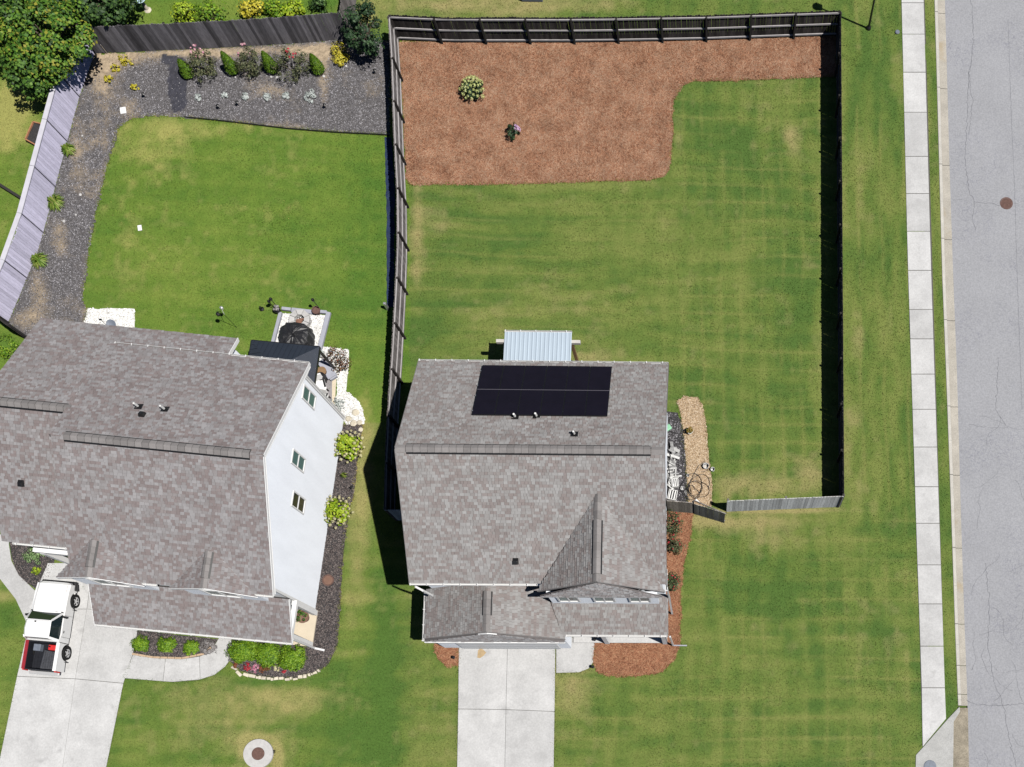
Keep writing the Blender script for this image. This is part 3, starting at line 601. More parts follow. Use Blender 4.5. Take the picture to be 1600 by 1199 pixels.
def roof_plane(house, poly, m, seed, thick=.16):
    V, Fc, n = shingle_mesh(poly, m, seed=seed)
    mb = MB(); mb.prism([Vector(p) - n * .002 for p in poly], -n * thick); r = part('roof', mb, m_deck, house)
    mb = MB(); mb.add(V, Fc); me = mb.mesh('shingles', m); stuffobj('shingles', me, r)
    return r, n
def ridge_caps(house, a, b, w, m, n=None, drop=.56, vent=True):
    a = Vector(a); b = Vector(b); d = (b - a); L = d.length; d.normalize(); sd = d.cross(Vector((0, 0, 1))).normalized()
    r = thing_part('ridge_vent' if vent else 'ridge_line', house, a); n = int(L / .3)
    mb = MB(); s = -drop
    hb = w * .5 + .055; dz = Vector((0, 0, s * hb + .045))
    mb.add([a + Vector((0, 0, .045)), b + Vector((0, 0, .045)), a + sd * hb + dz, b + sd * hb + dz, a - sd * hb + dz, b - sd * hb + dz], [(0, 1, 3, 2), (1, 0, 4, 5)])
    if vent: part('vent_base_shade', mb, m_black, r)  # black base shown past the caps paints the shadow gaps beside them
    base = None
    for i in range(n):
        if base is None:
            l = L / n * 1.0; mb = MB(); z0, z1 = (.105, .085) if vent else (.05, .034)
            pts = []
            for t, z in ((0.004, z1), (l - .004, z0)):
                for q, zz in ((w / 2, s * w * .5), (w * .22, s * w * .2), (0, .0), (-w * .22, s * w * .2), (-w / 2, s * w * .5)):
                    pts.append(d * t + sd * q + Vector((0, 0, z + zz)))
            low = [p - Vector((0, 0, .025)) for p in pts]
            mb.add(pts + low, [(k, k + 1, k + 6, k + 5) for k in range(4)] + [(5, 6, 7, 8, 9, 19, 18, 17, 16, 15), (4, 3, 2, 1, 0, 10, 11, 12, 13, 14), (0, 5, 15, 10), (9, 4, 14, 19)])
            base = mb.mesh('cap_shingle', m)
        o = link('cap_shingle', base, r, d * (i * L / n))
    return r
def thing_part(name, parent, loc):
    o = link(name, None, parent); o.location = Vector(loc) - wloc(parent); return o
def gutter(house, a, b, out, w=.09):
    a = Vector(a); b = Vector(b); out = Vector(out).normalized(); mb = MB(); z = Vector((0, 0, 1)); t = .012
    for off, ww, h, zz in ((.006, t, .11, -.055), (w, t, .10, -.05)):
        mb.bar(a + out * off + z * zz, b + out * off + z * zz, t, h)
    mb.bar(a + out * (w / 2) - z * .105, b + out * (w / 2) - z * .105, w, .012)
    L = (b - a).length; d = (b - a).normalized()
    for i in range(int(L / .75) + 1):
        p = a + d * min(.03 + i * .75, L - .03); mb.bar(p + z * .004, p + out * (w + .03) + z * .004, .035, .012)
    for p in (a, b): mb.bar(p + out * .006 - z * .052, p + out * w - z * .052, .012, .1)
    return part('gutter', mb, m_gutter, house)
def wall_panel(house, name, poly, out, m, board=.18):
    # lap siding: each board leans out at its foot; clipped to a convex wall outline
    P = [Vector(p) for p in poly]; out = Vector(out).normalized(); U = Vector((0, 0, 1)).cross(out).normalized(); z0 = min(p.z for p in P); z1 = max(p.z for p in P)
    Q = [(p.dot(U), p.z) for p in P]; base = P[0] - U * P[0].dot(U) - Vector((0, 0, P[0].z)); mb = MB()
    def span(v):
        xs = []
        for i in range(len(Q)):
            (a, b), (c, d) = Q[i], Q[(i + 1) % len(Q)]
            if abs(b - d) < 1e-6:
                if abs(b - v) < 2e-4: xs += [a, c]
                continue
            t = (v - b) / (d - b)
            if -1e-6 <= t <= 1 + 1e-6: xs.append(a + t * (c - a))
        return min(xs), max(xs)
    mb.prism(P, -out * .12)
    z = z0 + .001
    while z < z1 - .03:
        zb = min(z + board, z1 - .002); a0, b0 = span(z); a1, b1 = span(zb)
        f = lambda u, zz, o: base + U * u + Vector((0, 0, zz)) + out * o
        mb.add([f(a0, z, .032), f(b0, z, .032), f(b1, zb, .004), f(a1, zb, .004), f(a0, z, .001), f(b0, z, .001)], [(0, 1, 2, 3), (4, 5, 1, 0), (4, 0, 3), (1, 5, 2)])
        z += board
    return part(name, mb, m, house)
def window(house, c, out, w, h, panes=2, m=(None, None), hung=False, fr=.07):
    c = Vector(c); out = Vector(out).normalized(); U = Vector((0, 0, 1)).cross(out).normalized(); z = Vector((0, 0, 1)); mb = MB()
    c = c + out * .024
    for sgn in (-1, 1):
        mb.bar(c + U * sgn * (w / 2 - fr / 2) - z * h / 2 + out * .022, c + U * sgn * (w / 2 - fr / 2) + z * h / 2 + out * .022, fr, .05, up=out)
        mb.bar(c - U * (w / 2 - fr) + z * sgn * (h / 2 - fr / 2) + out * .022, c + U * (w / 2 - fr) + z * sgn * (h / 2 - fr / 2) + out * .022, fr, .048, up=out)
    if panes == 2 and not hung: mb.bar(c - z * (h / 2 - fr) + out * .018, c + z * (h / 2 - fr) + out * .018, .05, .04, up=out)
    if hung: mb.bar(c - U * (w / 2 - fr) + out * .018, c + U * (w / 2 - fr) + out * .018, .06, .04, up=out)
    wn = part('window', mb, m_trim, house)
    iw = (w - 2 * fr) / panes; ih = (h - 2 * fr) / panes
    for i in range(panes):
        if hung:
            cc = c + z * (h / 2 - fr - ih * (i + .5)); q = MB(); q.bar(cc - U * (w / 2 - fr) + out * .006, cc + U * (w / 2 - fr) + out * .006, ih - .06, .008, up=out); part('pane', q, m[i % len(m)] or m_glass, wn); continue
        cc = c + U * (-(w / 2 - fr) + iw * (i + .5)); q = MB(); q.bar(cc - z * (h / 2 - fr) + out * .006, cc + z * (h / 2 - fr) + out * .006, iw - (.05 if panes == 2 else 0), .008, up=out)
        part('pane', q, m[i % len(m)] or m_glass, wn)
    return wn
def vent_pipe(house, p, n, h=.38, r=.055):
    v = thing_part('vent_pipe', house, p); mb = MB(); mb.tube([Vector(p) - Vector((0, 0, .1)), Vector(p) + Vector((0, 0, h))], r, 12, cap=False); mb.tube([Vector(p) + Vector((0, 0, h - .02)), Vector(p) + Vector((0, 0, h))], r - .012, 12)
    part('pipe', mb, m_pvc, v, smooth=False)
    mb = MB(); U = Vector((1, 0, 0)); Vv = n.cross(U).normalized(); pp = Vector(p) + n * .028
    mb.prism([pp - U * .16 - Vv * .16, pp + U * .16 - Vv * .16, pp + U * .16 + Vv * .16, pp - U * .16 + Vv * .16], -n * .02); mb.lathe(pp, [(.11, -.05), (.075, .09)], 12); part('flashing', mb, m_black, v); return v
def roof_box(house, p, n, U):
    mb = MB(); Vv = n.cross(U).normalized(); p = Vector(p) + n * .02; A = [p + U * a + Vv * b for a, b in ((-.13, -.15), (.13, -.15), (.13, .15), (-.13, .15))]
    B = [p + n * .16 + U * a + Vv * b for a, b in ((-.10, -.12), (.10, -.12), (.08, .05), (-.08, .05))]; mb.hexa(A + B); return part('roof_vent', mb, m_black, house, bev=.01)

# ------------------------------------------------------------------ MAIN HOUSE
m_rake = M('grey_rake_trim', (.19, .18, .18), .8, .1, 4)
HX0, HX1, HB, HR, HFr = -13.57, -2.03, 20.67, 15.45, 10.20
EZ, RZ = 5.63, 8.55
house = thing('house', 'two storey house with light grey shingle roof carrying black solar panels, centre of the photo', 'house', ((HX0 + HX1) / 2, HR, 0))
WX0, WX1, WB, WF = HX0 + .28, HX1 - .28, HB - .4, HFr + .35
pr, nr = roof_plane(house, [(HX0, HB, EZ), (HX1, HB, EZ), (HX1, HR, RZ), (HX0, HR, RZ)], m_sh1, 1)
pf, nf = roof_plane(house, [(HX0, HFr, EZ), (HX1, HFr, EZ), (HX1, HR, RZ), (HX0, HR, RZ)], m_sh1, 2)
pr_pt, pf_pt = (HX0, HR, RZ), (HX0, HR, RZ)
for y, o in ((WB, (0, 1, 0)), (WF, (0, -1, 0))): wall_panel(house, 'wall', [(WX0, y, 0), (WX1, y, 0), (WX1, y, EZ - .05), (WX0, y, EZ - .05)], o, m_siding)
for x, o in ((WX0, (-1, 0, 0)), (WX1, (1, 0, 0))):
    wall_panel(house, 'wall', [(x, WB, 0), (x, WF, 0), (x, WF, EZ - .05), (x, HR, RZ - .22), (x, WB, EZ - .05)], o, m_siding)
    for ya in (HB, HFr): mb = MB(); xx = HX0 if o[0] < 0 else HX1; mb.bar((xx + o[0] * .014, ya, EZ - .11), (xx + o[0] * .014, HR, RZ - .11), .025, .19); part('rake_board', mb, m_rake, house)
ridge_caps(house, (-13.1, HR, RZ), (-2.62, HR, RZ), .36, m_cap)
gutter(house, (HX0, HB, EZ - .02), (HX1, HB, EZ - .02), (0, 1, 0)); gutter(house, (HX0, HFr, EZ - .02), (-7.85, HFr, EZ - .02), (0, -1, 0))
for px, py in ((805, 652), (838.5, 651), (897.5, 679)): p = onplane(px, py, pr_pt, nr); vent_pipe(house, p, nr, .36)
roof_box(house, onplane(806, 877, pf_pt, nf), nf, Vector((1, 0, 0)))
# solar array
arr = thing_part('solar_array', house, (-7.55, 18.7, 6.8)); slope = math.atan2(RZ - EZ, HB - HR); ups = Vector((0, -math.cos(slope), math.sin(slope)))
b0 = Vector((-10.55, 20.30, 0)); b0.z = EZ + (HB - b0.y) / (HB - HR) * (RZ - EZ); pw, ph = .992, 1.735
pm = MB(); n = nr; ux = Vector((1, 0, 0))
fr = MB(); fr.prism([ux * .008 + ups * .008, ux * (pw - .008) + ups * .008, ux * (pw - .008) + ups * (ph - .008), ux * .008 + ups * (ph - .008)], n * .04)
frm = fr.mesh('solar_panel', m_black)
gl = MB(); gl.prism([ux * .022 + ups * .022 + n * .041, ux * (pw - .022) + ups * .022 + n * .041, ux * (pw - .022) + ups * (ph / 2 - .006) + n * .041, ux * .022 + ups * (ph / 2 - .006) + n * .041], n * .004)
gl.prism([ux * .022 + ups * (ph / 2 + .006) + n * .041, ux * (pw - .022) + ups * (ph / 2 + .006) + n * .041, ux * (pw - .022) + ups * (ph - .022) + n * .041, ux * .022 + ups * (ph - .022) + n * .041], n * .004); glm = gl.mesh('cell_glass', m_solar)
for i in range(6):
    for j in range(2):
        o = link('solar_panel', frm, arr); o.location = b0 + ux * (i * pw) + ups * (j * (ph + .02)) + n * .10 - wloc(arr); g = link('cell_glass', glm, o)
mb = MB()
for j in (.35, 1.4, 2.1, 3.15): mb.bar(b0 + ux * -.06 + ups * j + n * .07, b0 + ux * (6 * pw + .06) + ups * j + n * .07, .04, .05, up=n)
part('mounting_rail', mb, m_alu, arr)
mb = MB(); mb.bar(b0 + ups * (ph + .01) + n * .13, b0 + ux * 6 * pw + ups * (ph + .01) + n * .13, .018, .03, up=n); part('centre_strip', mb, M('dark_strip', (.13, .12, .15), .5, .05), arr)
# cross gable over the right front
gx0, gx1, gxm, gy, gz, vy = -7.82, -2.10, -4.96, 9.86, 7.65, 13.83
roof_plane(house, [(gx0, gy, EZ - .02), (gxm, gy, gz), (gxm, vy, gz)], m_sh1, 3); roof_plane(house, [(gx1, gy, EZ - .02), (gxm, vy, gz), (gxm, gy, gz)], m_sh1, 4)
ridge_caps(house, (gxm, gy + .35, gz), (gxm, gy + 2.75, gz), .34, m_cap, drop=.71)
for xa, e_ in ((gx0, .014), (gx1, .016)): mb = MB(); mb.bar((xa, gy - e_, EZ - .1), (gxm, gy - e_, gz - .08), .025, .13); part('rake_board', mb, m_rake, house)
wall_panel(house, 'gable_wall', [(gx0 + .3, 10.2, EZ), (gx1 - .3, 10.2, EZ), (gxm, 10.2, gz - .25)], (0, -1, 0), m_siding)
roof_plane(house, [(gx0 + .1, 9.60, EZ - .06), (gx1 - .1, 9.60, EZ - .06), (gxm + .1, gy - .045, gz - .2), (gxm - .1, gy - .045, gz - .2)], m_shake_lightened, 5, .08)
mb = MB(); mb.bar((gx0 + .2, 9.61, EZ - .12), (gx1 - .2, 9.61, EZ - .12), .03, .14); part('fascia', mb, m_trim, house)
wall_panel(house, 'wall', [(gx0 + .35, 9.78, 2.5), (gx1 - .35, 9.78, 2.5), (gx1 - .35, 9.78, EZ - .2), (gx0 + .35, 9.78, EZ - .2)], (0, -1, 0), m_siding)
for x in (-6.6, -4.95, -3.3): window(house, (x, 9.78, 4.55), (0, -1, 0), 1.0, 1.4, 2, (m_blind, m_glass))
gutter(house, (gx1 + .02, 9.9, EZ - .05), (gx1 + .02, 10.9, EZ - .05), (1, 0, 0))
ridge_caps(house, (gxm, gy + 2.78, gz), (gxm, vy - .05, gz), .32, m_cap, drop=.71, vent=False); ridge_caps(house, (gxm, gy, gz), (gxm, gy + .33, gz), .32, m_cap, drop=.71, vent=False)
ridge_caps(house, (HX0 + .02, HR, RZ), (-13.12, HR, RZ), .34, m_cap, vent=False); ridge_caps(house, (-2.6, HR, RZ), (HX1 - .02, HR, RZ), .34, m_cap, vent=False)
# porch roof, then garage roof
roof_plane(house, [(-7.05, 8.33, 2.92), (HX1, 8.33, 2.92), (HX1, 10.2, 3.45), (-7.7, 10.2, 3.45)], m_sh1, 6)
gutter(house, (-6.9, 8.33, 2.90), (HX1 - .02, 8.33, 2.90), (0, -1, 0))
mb = MB(); mb.bar((-6.9, 8.45, 2.62), (HX1 - .15, 8.45, 2.62), .18, .25); part('porch_beam', mb, m_trim, house)
for x in (-5.2, -2.3): mb = MB(); mb.box((x, 8.45, 1.25), (.22, .22, 2.48)); part('porch_column', mb, m_trim, house)
mb = MB(); mb.prism([(-6.9, 8.4, .12), (-2.2, 8.4, .12), (-2.2, 9.75, .12), (-6.9, 9.75, .12)], (0, 0, -.14)); part('porch_floor', mb, m_conc, house)
qx0, qx1, qxm, qy, qe, qr = HX0, -6.93, -10.27, 8.13, 2.85, 4.72
roof_plane(house, [(qx0, qy, qe), (qx0, 10.5, qe), (qxm, 10.5, qr), (qxm, qy, qr)], m_sh1, 7); roof_plane(house, [(qx1, qy, qe), (qxm, qy, qr), (qxm, 10.5, qr), (qx1, 10.5, qe)], m_sh1, 8)
ridge_caps(house, (qxm, qy + .78, qr), (qxm, qy + 1.9, qr), .34, m_cap, drop=.57); ridge_caps(house, (qxm, qy, qr), (qxm, qy + .76, qr), .32, m_cap, drop=.57, vent=False); ridge_caps(house, (qxm, qy + 1.92, qr), (qxm, 10.15, qr), .32, m_cap, drop=.57, vent=False)
for xa, e_ in ((qx0, .014), (qx1, .016)): mb = MB(); mb.bar((xa, qy - e_, qe - .09), (qxm, qy - e_, qr - .08), .025, .12); part('rake_board', mb, m_rake, house)
mb = MB(); mb.bar((qxm - .42, qy - .055, qr - .32), (qxm, qy - .055, qr - .09), .04, .06); mb.bar((qxm, qy - .055, qr - .09), (qxm + .42, qy - .055, qr - .32), .04, .06); part('peak_trim', mb, m_trim, house)
wall_panel(house, 'gable_wall', [(qx0 + .25, 8.4, qe), (qx1 - .25, 8.4, qe), (qxm, 8.4, qr - .3)], (0, -1, 0), m_siding)
roof_plane(house, [(qx0 + .02, 7.98, qe - .03), (qx1 - .02, 7.98, qe - .03), (qxm + .1, qy - .06, qr - .2), (qxm - .1, qy - .06, qr - .2)], m_shake_lightened, 9, .1)
gutter(house, (qx0 - .01, 8.0, qe - .02), (qx0 - .01, 10.4, qe - .02), (-1, 0, 0)); mb = MB(); mb.bar((qx0, 7.95, qe - .1), (qx1, 7.95, qe - .1), .05, .16); part('fascia', mb, m_trim, house)
wall_panel(house, 'wall', [(qx0 + .25, 8.15, 0), (qx1 - .1, 8.15, 0), (qx1 - .1, 8.15, qe - .1), (qx0 + .25, 8.15, qe - .1)], (0, -1, 0), m_siding)
for x, o in ((qx0 + .25, (-1, 0, 0)), (qx1 - .1, (1, 0, 0))): wall_panel(house, 'wall', [(x, 8.15, 0), (x, 10.5, 0), (x, 10.5, qe - .1), (x, 8.15, qe - .1)], o, m_siding)
gd = thing_part('garage_door', house, (-9.9, 8.12, 0))
for k in range(4): mb = MB(); mb.box((-9.95, 8.10, .3 + k * .56), (4.88, .05, .545)); part('door_panel', mb, m_trim, gd, bev=.01)
mb = MB(); mb.box((-4.3, 9.75, 1.15), (.95, .06, 2.05)); part('front_door', mb, m_black, house)
mb = MB()
for a, b in (((-13.35, 10.06, 5.5), (-13.1, 9.95, 5.15)), ((-13.1, 9.95, 5.15), (-12.95, 9.95, 4.0))): mb.bar(a, b, .09, .07)
part('downspout', mb, m_gutter, house)
mb = MB(); mb.bar((-2.0, 10.05, 5.5), (-1.98, 10.05, 3.5), .09, .07); mb.bar((-1.98, 10.05, 3.5), (-1.96, 9.9, .1), .09, .07); mb.bar((-1.95, 8.28, 2.75), (-1.9, 8.28, .12), .08, .07); part('downspout', mb, m_gutter, house); mb = MB(); mb.bar((-1.9, 8.28, .08), (-1.2, 8.28, .05), .06, .05); part('downspout_extension', mb, m_greytimber, house)
for x in (-11.5, -8.2, -4.5): window(house, (x, WB, 4.2), (0, 1, 0), 1.2, 1.5, 2, (m_blind, m_glass))
for y in (12.5, 18): window(house, (WX1, y, 4.2), (1, 0, 0), .95, 1.4, 2, (m_blind, m_glass)); window(house, (WX0, y, 4.2), (-1, 0, 0), .95, 1.4, 2, (m_blind, m_glass))
window(house, (-5.6, 9.78, 1.5), (0, -1, 0), .9, 1.5, 2, (m_blind, m_glass))
mb = MB(); mb.box((-8.6, WB + .03, 1.1), (1.8, .06, 2.1)); part('patio_door', mb, m_glass, house)

# metal awning over the back door
aw = thing('patio_cover', 'corrugated metal patio cover on wooden posts behind the solar roof', 'patio cover', (-8.58, 22.2, 0))
ax0, ax1, ayo, ayi = -10.23, -6.93, 23.5, 20.35
for k in range(4):
    w = (ax1 - ax0) / 4; mb = MB(); pts = []; nr_ = 16
    for yy, zz in ((ayo, 2.78), (ayi, 3.08)):
        for i in range(nr_ + 1): pts.append((ax0 + w * (k + i / nr_), yy, zz + (.0, .0, .0, .022)[i % 4] * (1 if True else 0) + k * .003))
    mb.add(pts, [(i + 1, i, i + nr_ + 1, i + nr_ + 2) for i in range(nr_)]); mb.add([(p[0], p[1], p[2] - .012) for p in pts], [(i, i + 1, i + nr_ + 2, i + nr_ + 1) for i in range(nr_)]); part('roof_panel', mb, m_tin, aw)
gutter(aw, (ax0, ayo, 2.80), (ax1, ayo, 2.80), (0, 1, 0), .08)
mb = MB(); mb.bar((ax0 - .42, 23.05, 2.66), (ax1 + .42, 23.05, 2.66), .16, .2); part('beam', mb, M('weathered_beam', (.5, .48, .45), .9, .15, 4), aw)
for x in (ax0 + .12, ax1 - .02): mb = MB(); mb.box((x, 23.05, 1.28), (.15, .15, 2.54)); part('post', mb, m_timber, aw)
mb = MB()
for i in range(5): mb.bar((ax0 + .1 + i * .78, ayo - .1, 2.72), (ax0 + .1 + i * .78, ayi + .1, 3.01), .05, .1)
part('rafter', mb, m_timber, aw)

# ------------------------------------------------------------------ NEIGHBOUR HOUSE (turned about five degrees)
TH = math.radians(5.4); XA = Vector((math.cos(TH), -math.sin(TH), 0)); YA = Vector((math.sin(TH), math.cos(TH), 0)); NO = Vector((-19.12, 15.05, 0))
def NL(x, y, z): return NO + XA * x + YA * y + Vector((0, 0, z))
def toL(p): d = Vector(p) - NO; return d.dot(XA), d.dot(YA)
nh = thing('house', 'white sided house with long brown grey shingle roof at the left, gable wall showing', 'house', NL(-6, 0, 0))
AZ, AE, AH = 8.6, 5.6, 5.48; sl_ = (AZ - AE) / AH
XL = -9.0
rearA = [NL(XL - .1, AH, AE), NL(0, AH, AE), NL(0, 0, AZ), NL(XL - .1, 0, AZ)]
pa, na = roof_plane(nh, rearA, m_sh2, 11)
pb, nb_ = roof_plane(nh, [NL(XL, -AH, AE), NL(0, -AH, AE), NL(0, 0, AZ), NL(XL, 0, AZ)], m_sh2, 12)
# lower rear plane and left wing share the rear slope, set a little below
off = .07
pl0 = rearA[2] - na * off
bl = onplane(62, 500, pl0, na); br = onplane(372, 527, pl0, na); bR = onplane(95, 637, pl0, na)
lbl = toL(bl); lbr = toL(br); lbR = toL(bR); yb = (lbl[1] + lbr[1]) / 2; yr = lbR[1]
zat = lambda y: AZ - sl_ * y - off * 1.14
xl = lbl[0]; xr = lbr[0]
roof_plane(nh, [NL(xl, yb, zat(yb)), NL(xr, yb, zat(yb)), NL(xr, AH - .6, zat(AH - .6)), NL(xl, AH - .6, zat(AH - .6))], m_sh2, 13)
roof_plane(nh, [NL(xl, AH - .6, zat(AH - .6)), NL(XL + .3, AH - .6, zat(AH - .6)), NL(XL + .3, yr, zat(yr)), NL(xl, yr, zat(yr))], m_sh2, 14)
zr = zat(yr); bf = toL(G(46, 845.5, 5.3))[1]
roof_plane(nh, [NL(xl, bf, zr - (yr - bf) * sl_), NL(XL + .02, bf, zr - (yr - bf) * sl_), NL(XL + .02, yr, zr), NL(xl, yr, zr)], m_sh2, 15)
ridge_caps(nh, NL(XL - 3.6, yr, zr), NL(XL + .05, yr, zr), .36, m_cap)
ridge_caps(nh, NL(-8.45, 0, AZ), NL(-.55, 0, AZ), .36, m_cap)
bez = zr - (yr - bf) * sl_
# walls
wx = -.28
wall_panel(nh, 'gable_wall', [NL(wx, -5.12, 0), NL(wx, 4.98, 0), NL(wx, 4.98, AE + .08), NL(wx, 0, AZ - .2), NL(wx, -5.12, AE + .08)], XA, m_siding, .16)
wall_panel(nh, 'wall', [NL(wx, -5.12, 0), NL(-9.2, -5.12, 0), NL(-9.2, -5.12, AE - .05), NL(wx, -5.12, AE - .05)], -YA, m_siding)
wall_panel(nh, 'wall', [NL(wx, 4.98, 0), NL(xl + .3, 4.98, 0), NL(xl + .3, 4.98, AE - .2), NL(wx, 4.98, AE - .2)], YA, m_siding)
wall_panel(nh, 'wall', [NL(-9.2, bf + .4, 0), NL(xl + .3, bf + .4, 0), NL(xl + .3, bf + .4, bez), NL(-9.2, bf + .4, bez)], -YA, m_siding)
wall_panel(nh, 'wall', [NL(xl + .3, bf + .4, 0), NL(xl + .3, yb - .35, 0), NL(xl + .3, yb - .35, zat(yb) - .1), NL(xl + .3, yr, zr - .2), NL(xl + .3, bf + .4, bez)], -XA, m_siding)
wall_panel(nh, 'wall', [NL(xl + .3, yb - .35, 0), NL(xr - .3, yb - .35, 0), NL(xr - .3, yb - .35, zat(yb) - .1), NL(xl + .3, yb - .35, zat(yb) - .1)], YA, m_siding)
wall_panel(nh, 'wall', [NL(xr - .3, 4.9, 0), NL(xr - .3, yb - .35, 0), NL(xr - .3, yb - .35, zat(yb) - .1), NL(xr - .3, 4.9, zat(yb) + .2)], XA, m_siding)
for s in (1, -1): mb = MB(); mb.bar(NL(.014, s * AH, AE - .12), NL(.014, 0, AZ - .12), .025, .2); part('rake_board', mb, m_trim, nh)
mb = MB(); mb.bar(NL(xr + .014, yb, zat(yb) - .1), NL(xr + .014, AH + .1, zat(AH + .1) - .1), .025, .2)
part('rake_board', mb, m_trim, nh)
mb = MB()
for s in (1, -1): mb.bar(NL(-.10, s * (AH - .1), AE - .17), NL(-.10, 0, AZ - .18), .30, .02)
for yc in (-5.1, 4.96): mb.box(NL(wx + .03, yc, 2.8), (.1, .12, 5.55), -TH)
part('soffit', mb, m_trim, nh)
gutter(nh, NL(-8.95, AH, AE - .02), NL(.0, AH, AE - .02), YA); gutter(nh, NL(-7.2, -AH, AE - .02), NL(-5.2, -AH, AE - .02), -YA); gutter(nh, NL(-9.3, bf, bez - .02), NL(-12.5, bf, bez - .02), -YA)
gutter(nh, NL(-1.9, -AH, AE - .02), NL(0, -AH, AE - .02), -YA)
gw = NL(wx, 0, 0)
for (a, b, c_, d, ms) in (((473.4, 600), (470, 622), (489.5, 642), (492.5, 619), (m_blind, m_blind)), ((456.8, 700.7), (453, 721), (472, 742), (476.6, 717.6), (m_blind, m_blind)), ((457, 764.7), (453.6, 789.6), (472, 805.4), (476.8, 782), (m_blinddark, m_blinddark))):
    Q = [onplane(*q, gw, XA) for q in (a, b, c_, d)]; ly = [toL(q)[1] for q in Q]; zt = (Q[0].z + Q[1].z) / 2; zb = (Q[2].z + Q[3].z) / 2; ly = [(ly[0] + ly[3]) / 2, (ly[1] + ly[2]) / 2]
    window(nh, NL(wx, (min(ly) + max(ly)) / 2, (zt + zb) / 2), XA, max(ly) - min(ly), zt - zb, 2, ms, hung=True)
for px, py in ((217, 636), (258, 640)): vent_pipe(nh, onplane(px, py, rearA[2], na), na, .42)
roof_box(nh, onplane(223, 649, rearA[2], na), na, XA)
p = onplane(34, 755, NL(0, yr, zr), nb_); roof_box(nh, p, nb_, XA)
# two front cross gables
for lx, hw, sd in ((toL(G(157, 904, AE))[0], 1.95, 16), (toL(G(334, 921, AE))[0], 1.95, 17)):
    rz = AE + .95; vy_ = -(AZ - rz) / sl_; fy = -AH - .14
    roof_plane(nh, [NL(lx - hw, fy, AE - .01), NL(lx, fy, rz), NL(lx, vy_, rz)], m_sh2, sd); roof_plane(nh, [NL(lx + hw, fy, AE - .01), NL(lx, vy_, rz), NL(lx, fy, rz)], m_sh2, sd + 10)
    ridge_caps(nh, NL(lx, fy + .45, rz), NL(lx, fy + 1.65, rz), .3, m_cap, drop=.47); ridge_caps(nh, NL(lx, fy + 1.67, rz), NL(lx, vy_ - .05, rz), .3, m_cap, drop=.47, vent=False); ridge_caps(nh, NL(lx, fy, rz), NL(lx, fy + .43, rz), .3, m_cap, drop=.47, vent=False)
    for s, e_ in ((-1, .014), (1, .016)): mb = MB(); mb.bar(NL(lx + s * hw, fy - e_, AE - .09), NL(lx, fy - e_, rz - .09), .025, .14); part('rake_board', mb, m_trim, nh)
    wall_panel(nh, 'gable_wall', [NL(lx - hw + .2, -5.46, 3.2), NL(lx + hw - .2, -5.46, 3.2), NL(lx + hw - .2, -5.46, AE - .05), NL(lx, -5.46, rz - .22), NL(lx - hw + .2, -5.46, AE - .05)], -YA, m_siding)
    window(nh, NL(lx, -5.46, 4.85), -YA, 1.5, 1.2, 2, (m_blind, m_glass))
# lower front roof, porch
roof_plane(nh, [NL(-9.22, -7.2, 2.9), NL(.05, -7.2, 2.9), NL(.05, -5.32, 4.0), NL(-9.22, -5.32, 4.0)], m_sh2, 30)
gutter(nh, NL(-9.22, -7.2, 2.88), NL(.05, -7.2, 2.88), -YA)
for x in (-9.235, .063): mb = MB(); mb.bar(NL(x, -7.2, 2.84), NL(x, -5.3, 3.95), .024, .12); part('rake_board', mb, m_trim, nh)
wall_panel(nh, 'wall', [NL(-9.1, -6.85, 0), NL(-3.9, -6.85, 0), NL(-3.9, -6.85, 2.8), NL(-9.1, -6.85, 2.8)], -YA, m_siding)
wall_panel(nh, 'wall', [NL(-3.9, -6.85, 0), NL(-3.9, -5.2, 0), NL(-3.9, -5.2, 2.9), NL(-3.9, -6.85, 2.8)], XA, m_siding)
wall_panel(nh, 'wall', [NL(-9.1, -6.85, 0), NL(-9.1, -5.2, 0), NL(-9.1, -5.2, 3.4), NL(-9.1, -6.85, 2.8)], -XA, m_siding)
gd = thing_part('garage_door', nh, NL(-6.5, -6.9, 0))
for k in range(4): mb = MB(); mb.box(NL(-6.5, -6.9, .3 + k * .56), (4.7, .05, .545), -TH); part('door_panel', mb, m_trim, gd, bev=.01)
mb = MB(); mb.prism([NL(-3.8, -6.95, .10), NL(-.1, -6.95, .10), NL(-.1, -5.1, .10), NL(-3.8, -5.1, .10)], (0, 0, -.12)); part('porch_floor', mb, m_cream, nh)
for y in (-6.85, -5.25):
    mb = MB(); mb.box(NL(-.2, y, 1.42), (.24, .24, 2.64), -TH); part('porch_column', mb, m_trim, nh)
mb = MB(); mb.bar(NL(-3.9, -6.9, 2.70), NL(-.05, -6.9, 2.70), .2, .22); mb.bar(NL(-.15, -6.8, 2.72), NL(-.15, -5.2, 2.72), .2, .2); part('porch_beam', mb, m_trim, nh)
mb = MB(); q = NL(.02, -7.02, 0); mb.bar(q + Vector((0, 0, 2.8)), q + Vector((.02, 0, .15)), .09, .08); mb.bar(q + Vector((.02, 0, .13)), q + Vector((.5, -.1, .07)), .1, .08); part('downspout', mb, m_gutter, nh)
mb = MB(); q = NL(.02, AH + .05, 0); mb.bar(q + Vector((-.02, 0, 5.5)), NL(wx + .07, 5.0, 5.2), .09, .08); mb.bar(NL(wx + .07, 5.03, 5.2), NL(wx + .07, 5.03, .1), .09, .08); part('downspout', mb, m_gutter, nh)
mb = MB(); mb.box(NL(-10.6, bf + .35, 1.1), (1.0, .07, 2.1), -TH); part('front_door', mb, m_black, nh)
ec = [G(48, 849, 2.5), G(80, 862, 2.5)]
mb = MB(); mb.bar(NL(-12.6, bf + .05, 2.9), NL(-9.2, bf + .05, 2.9), .2, .3); part('porch_beam', mb, m_trim, nh)
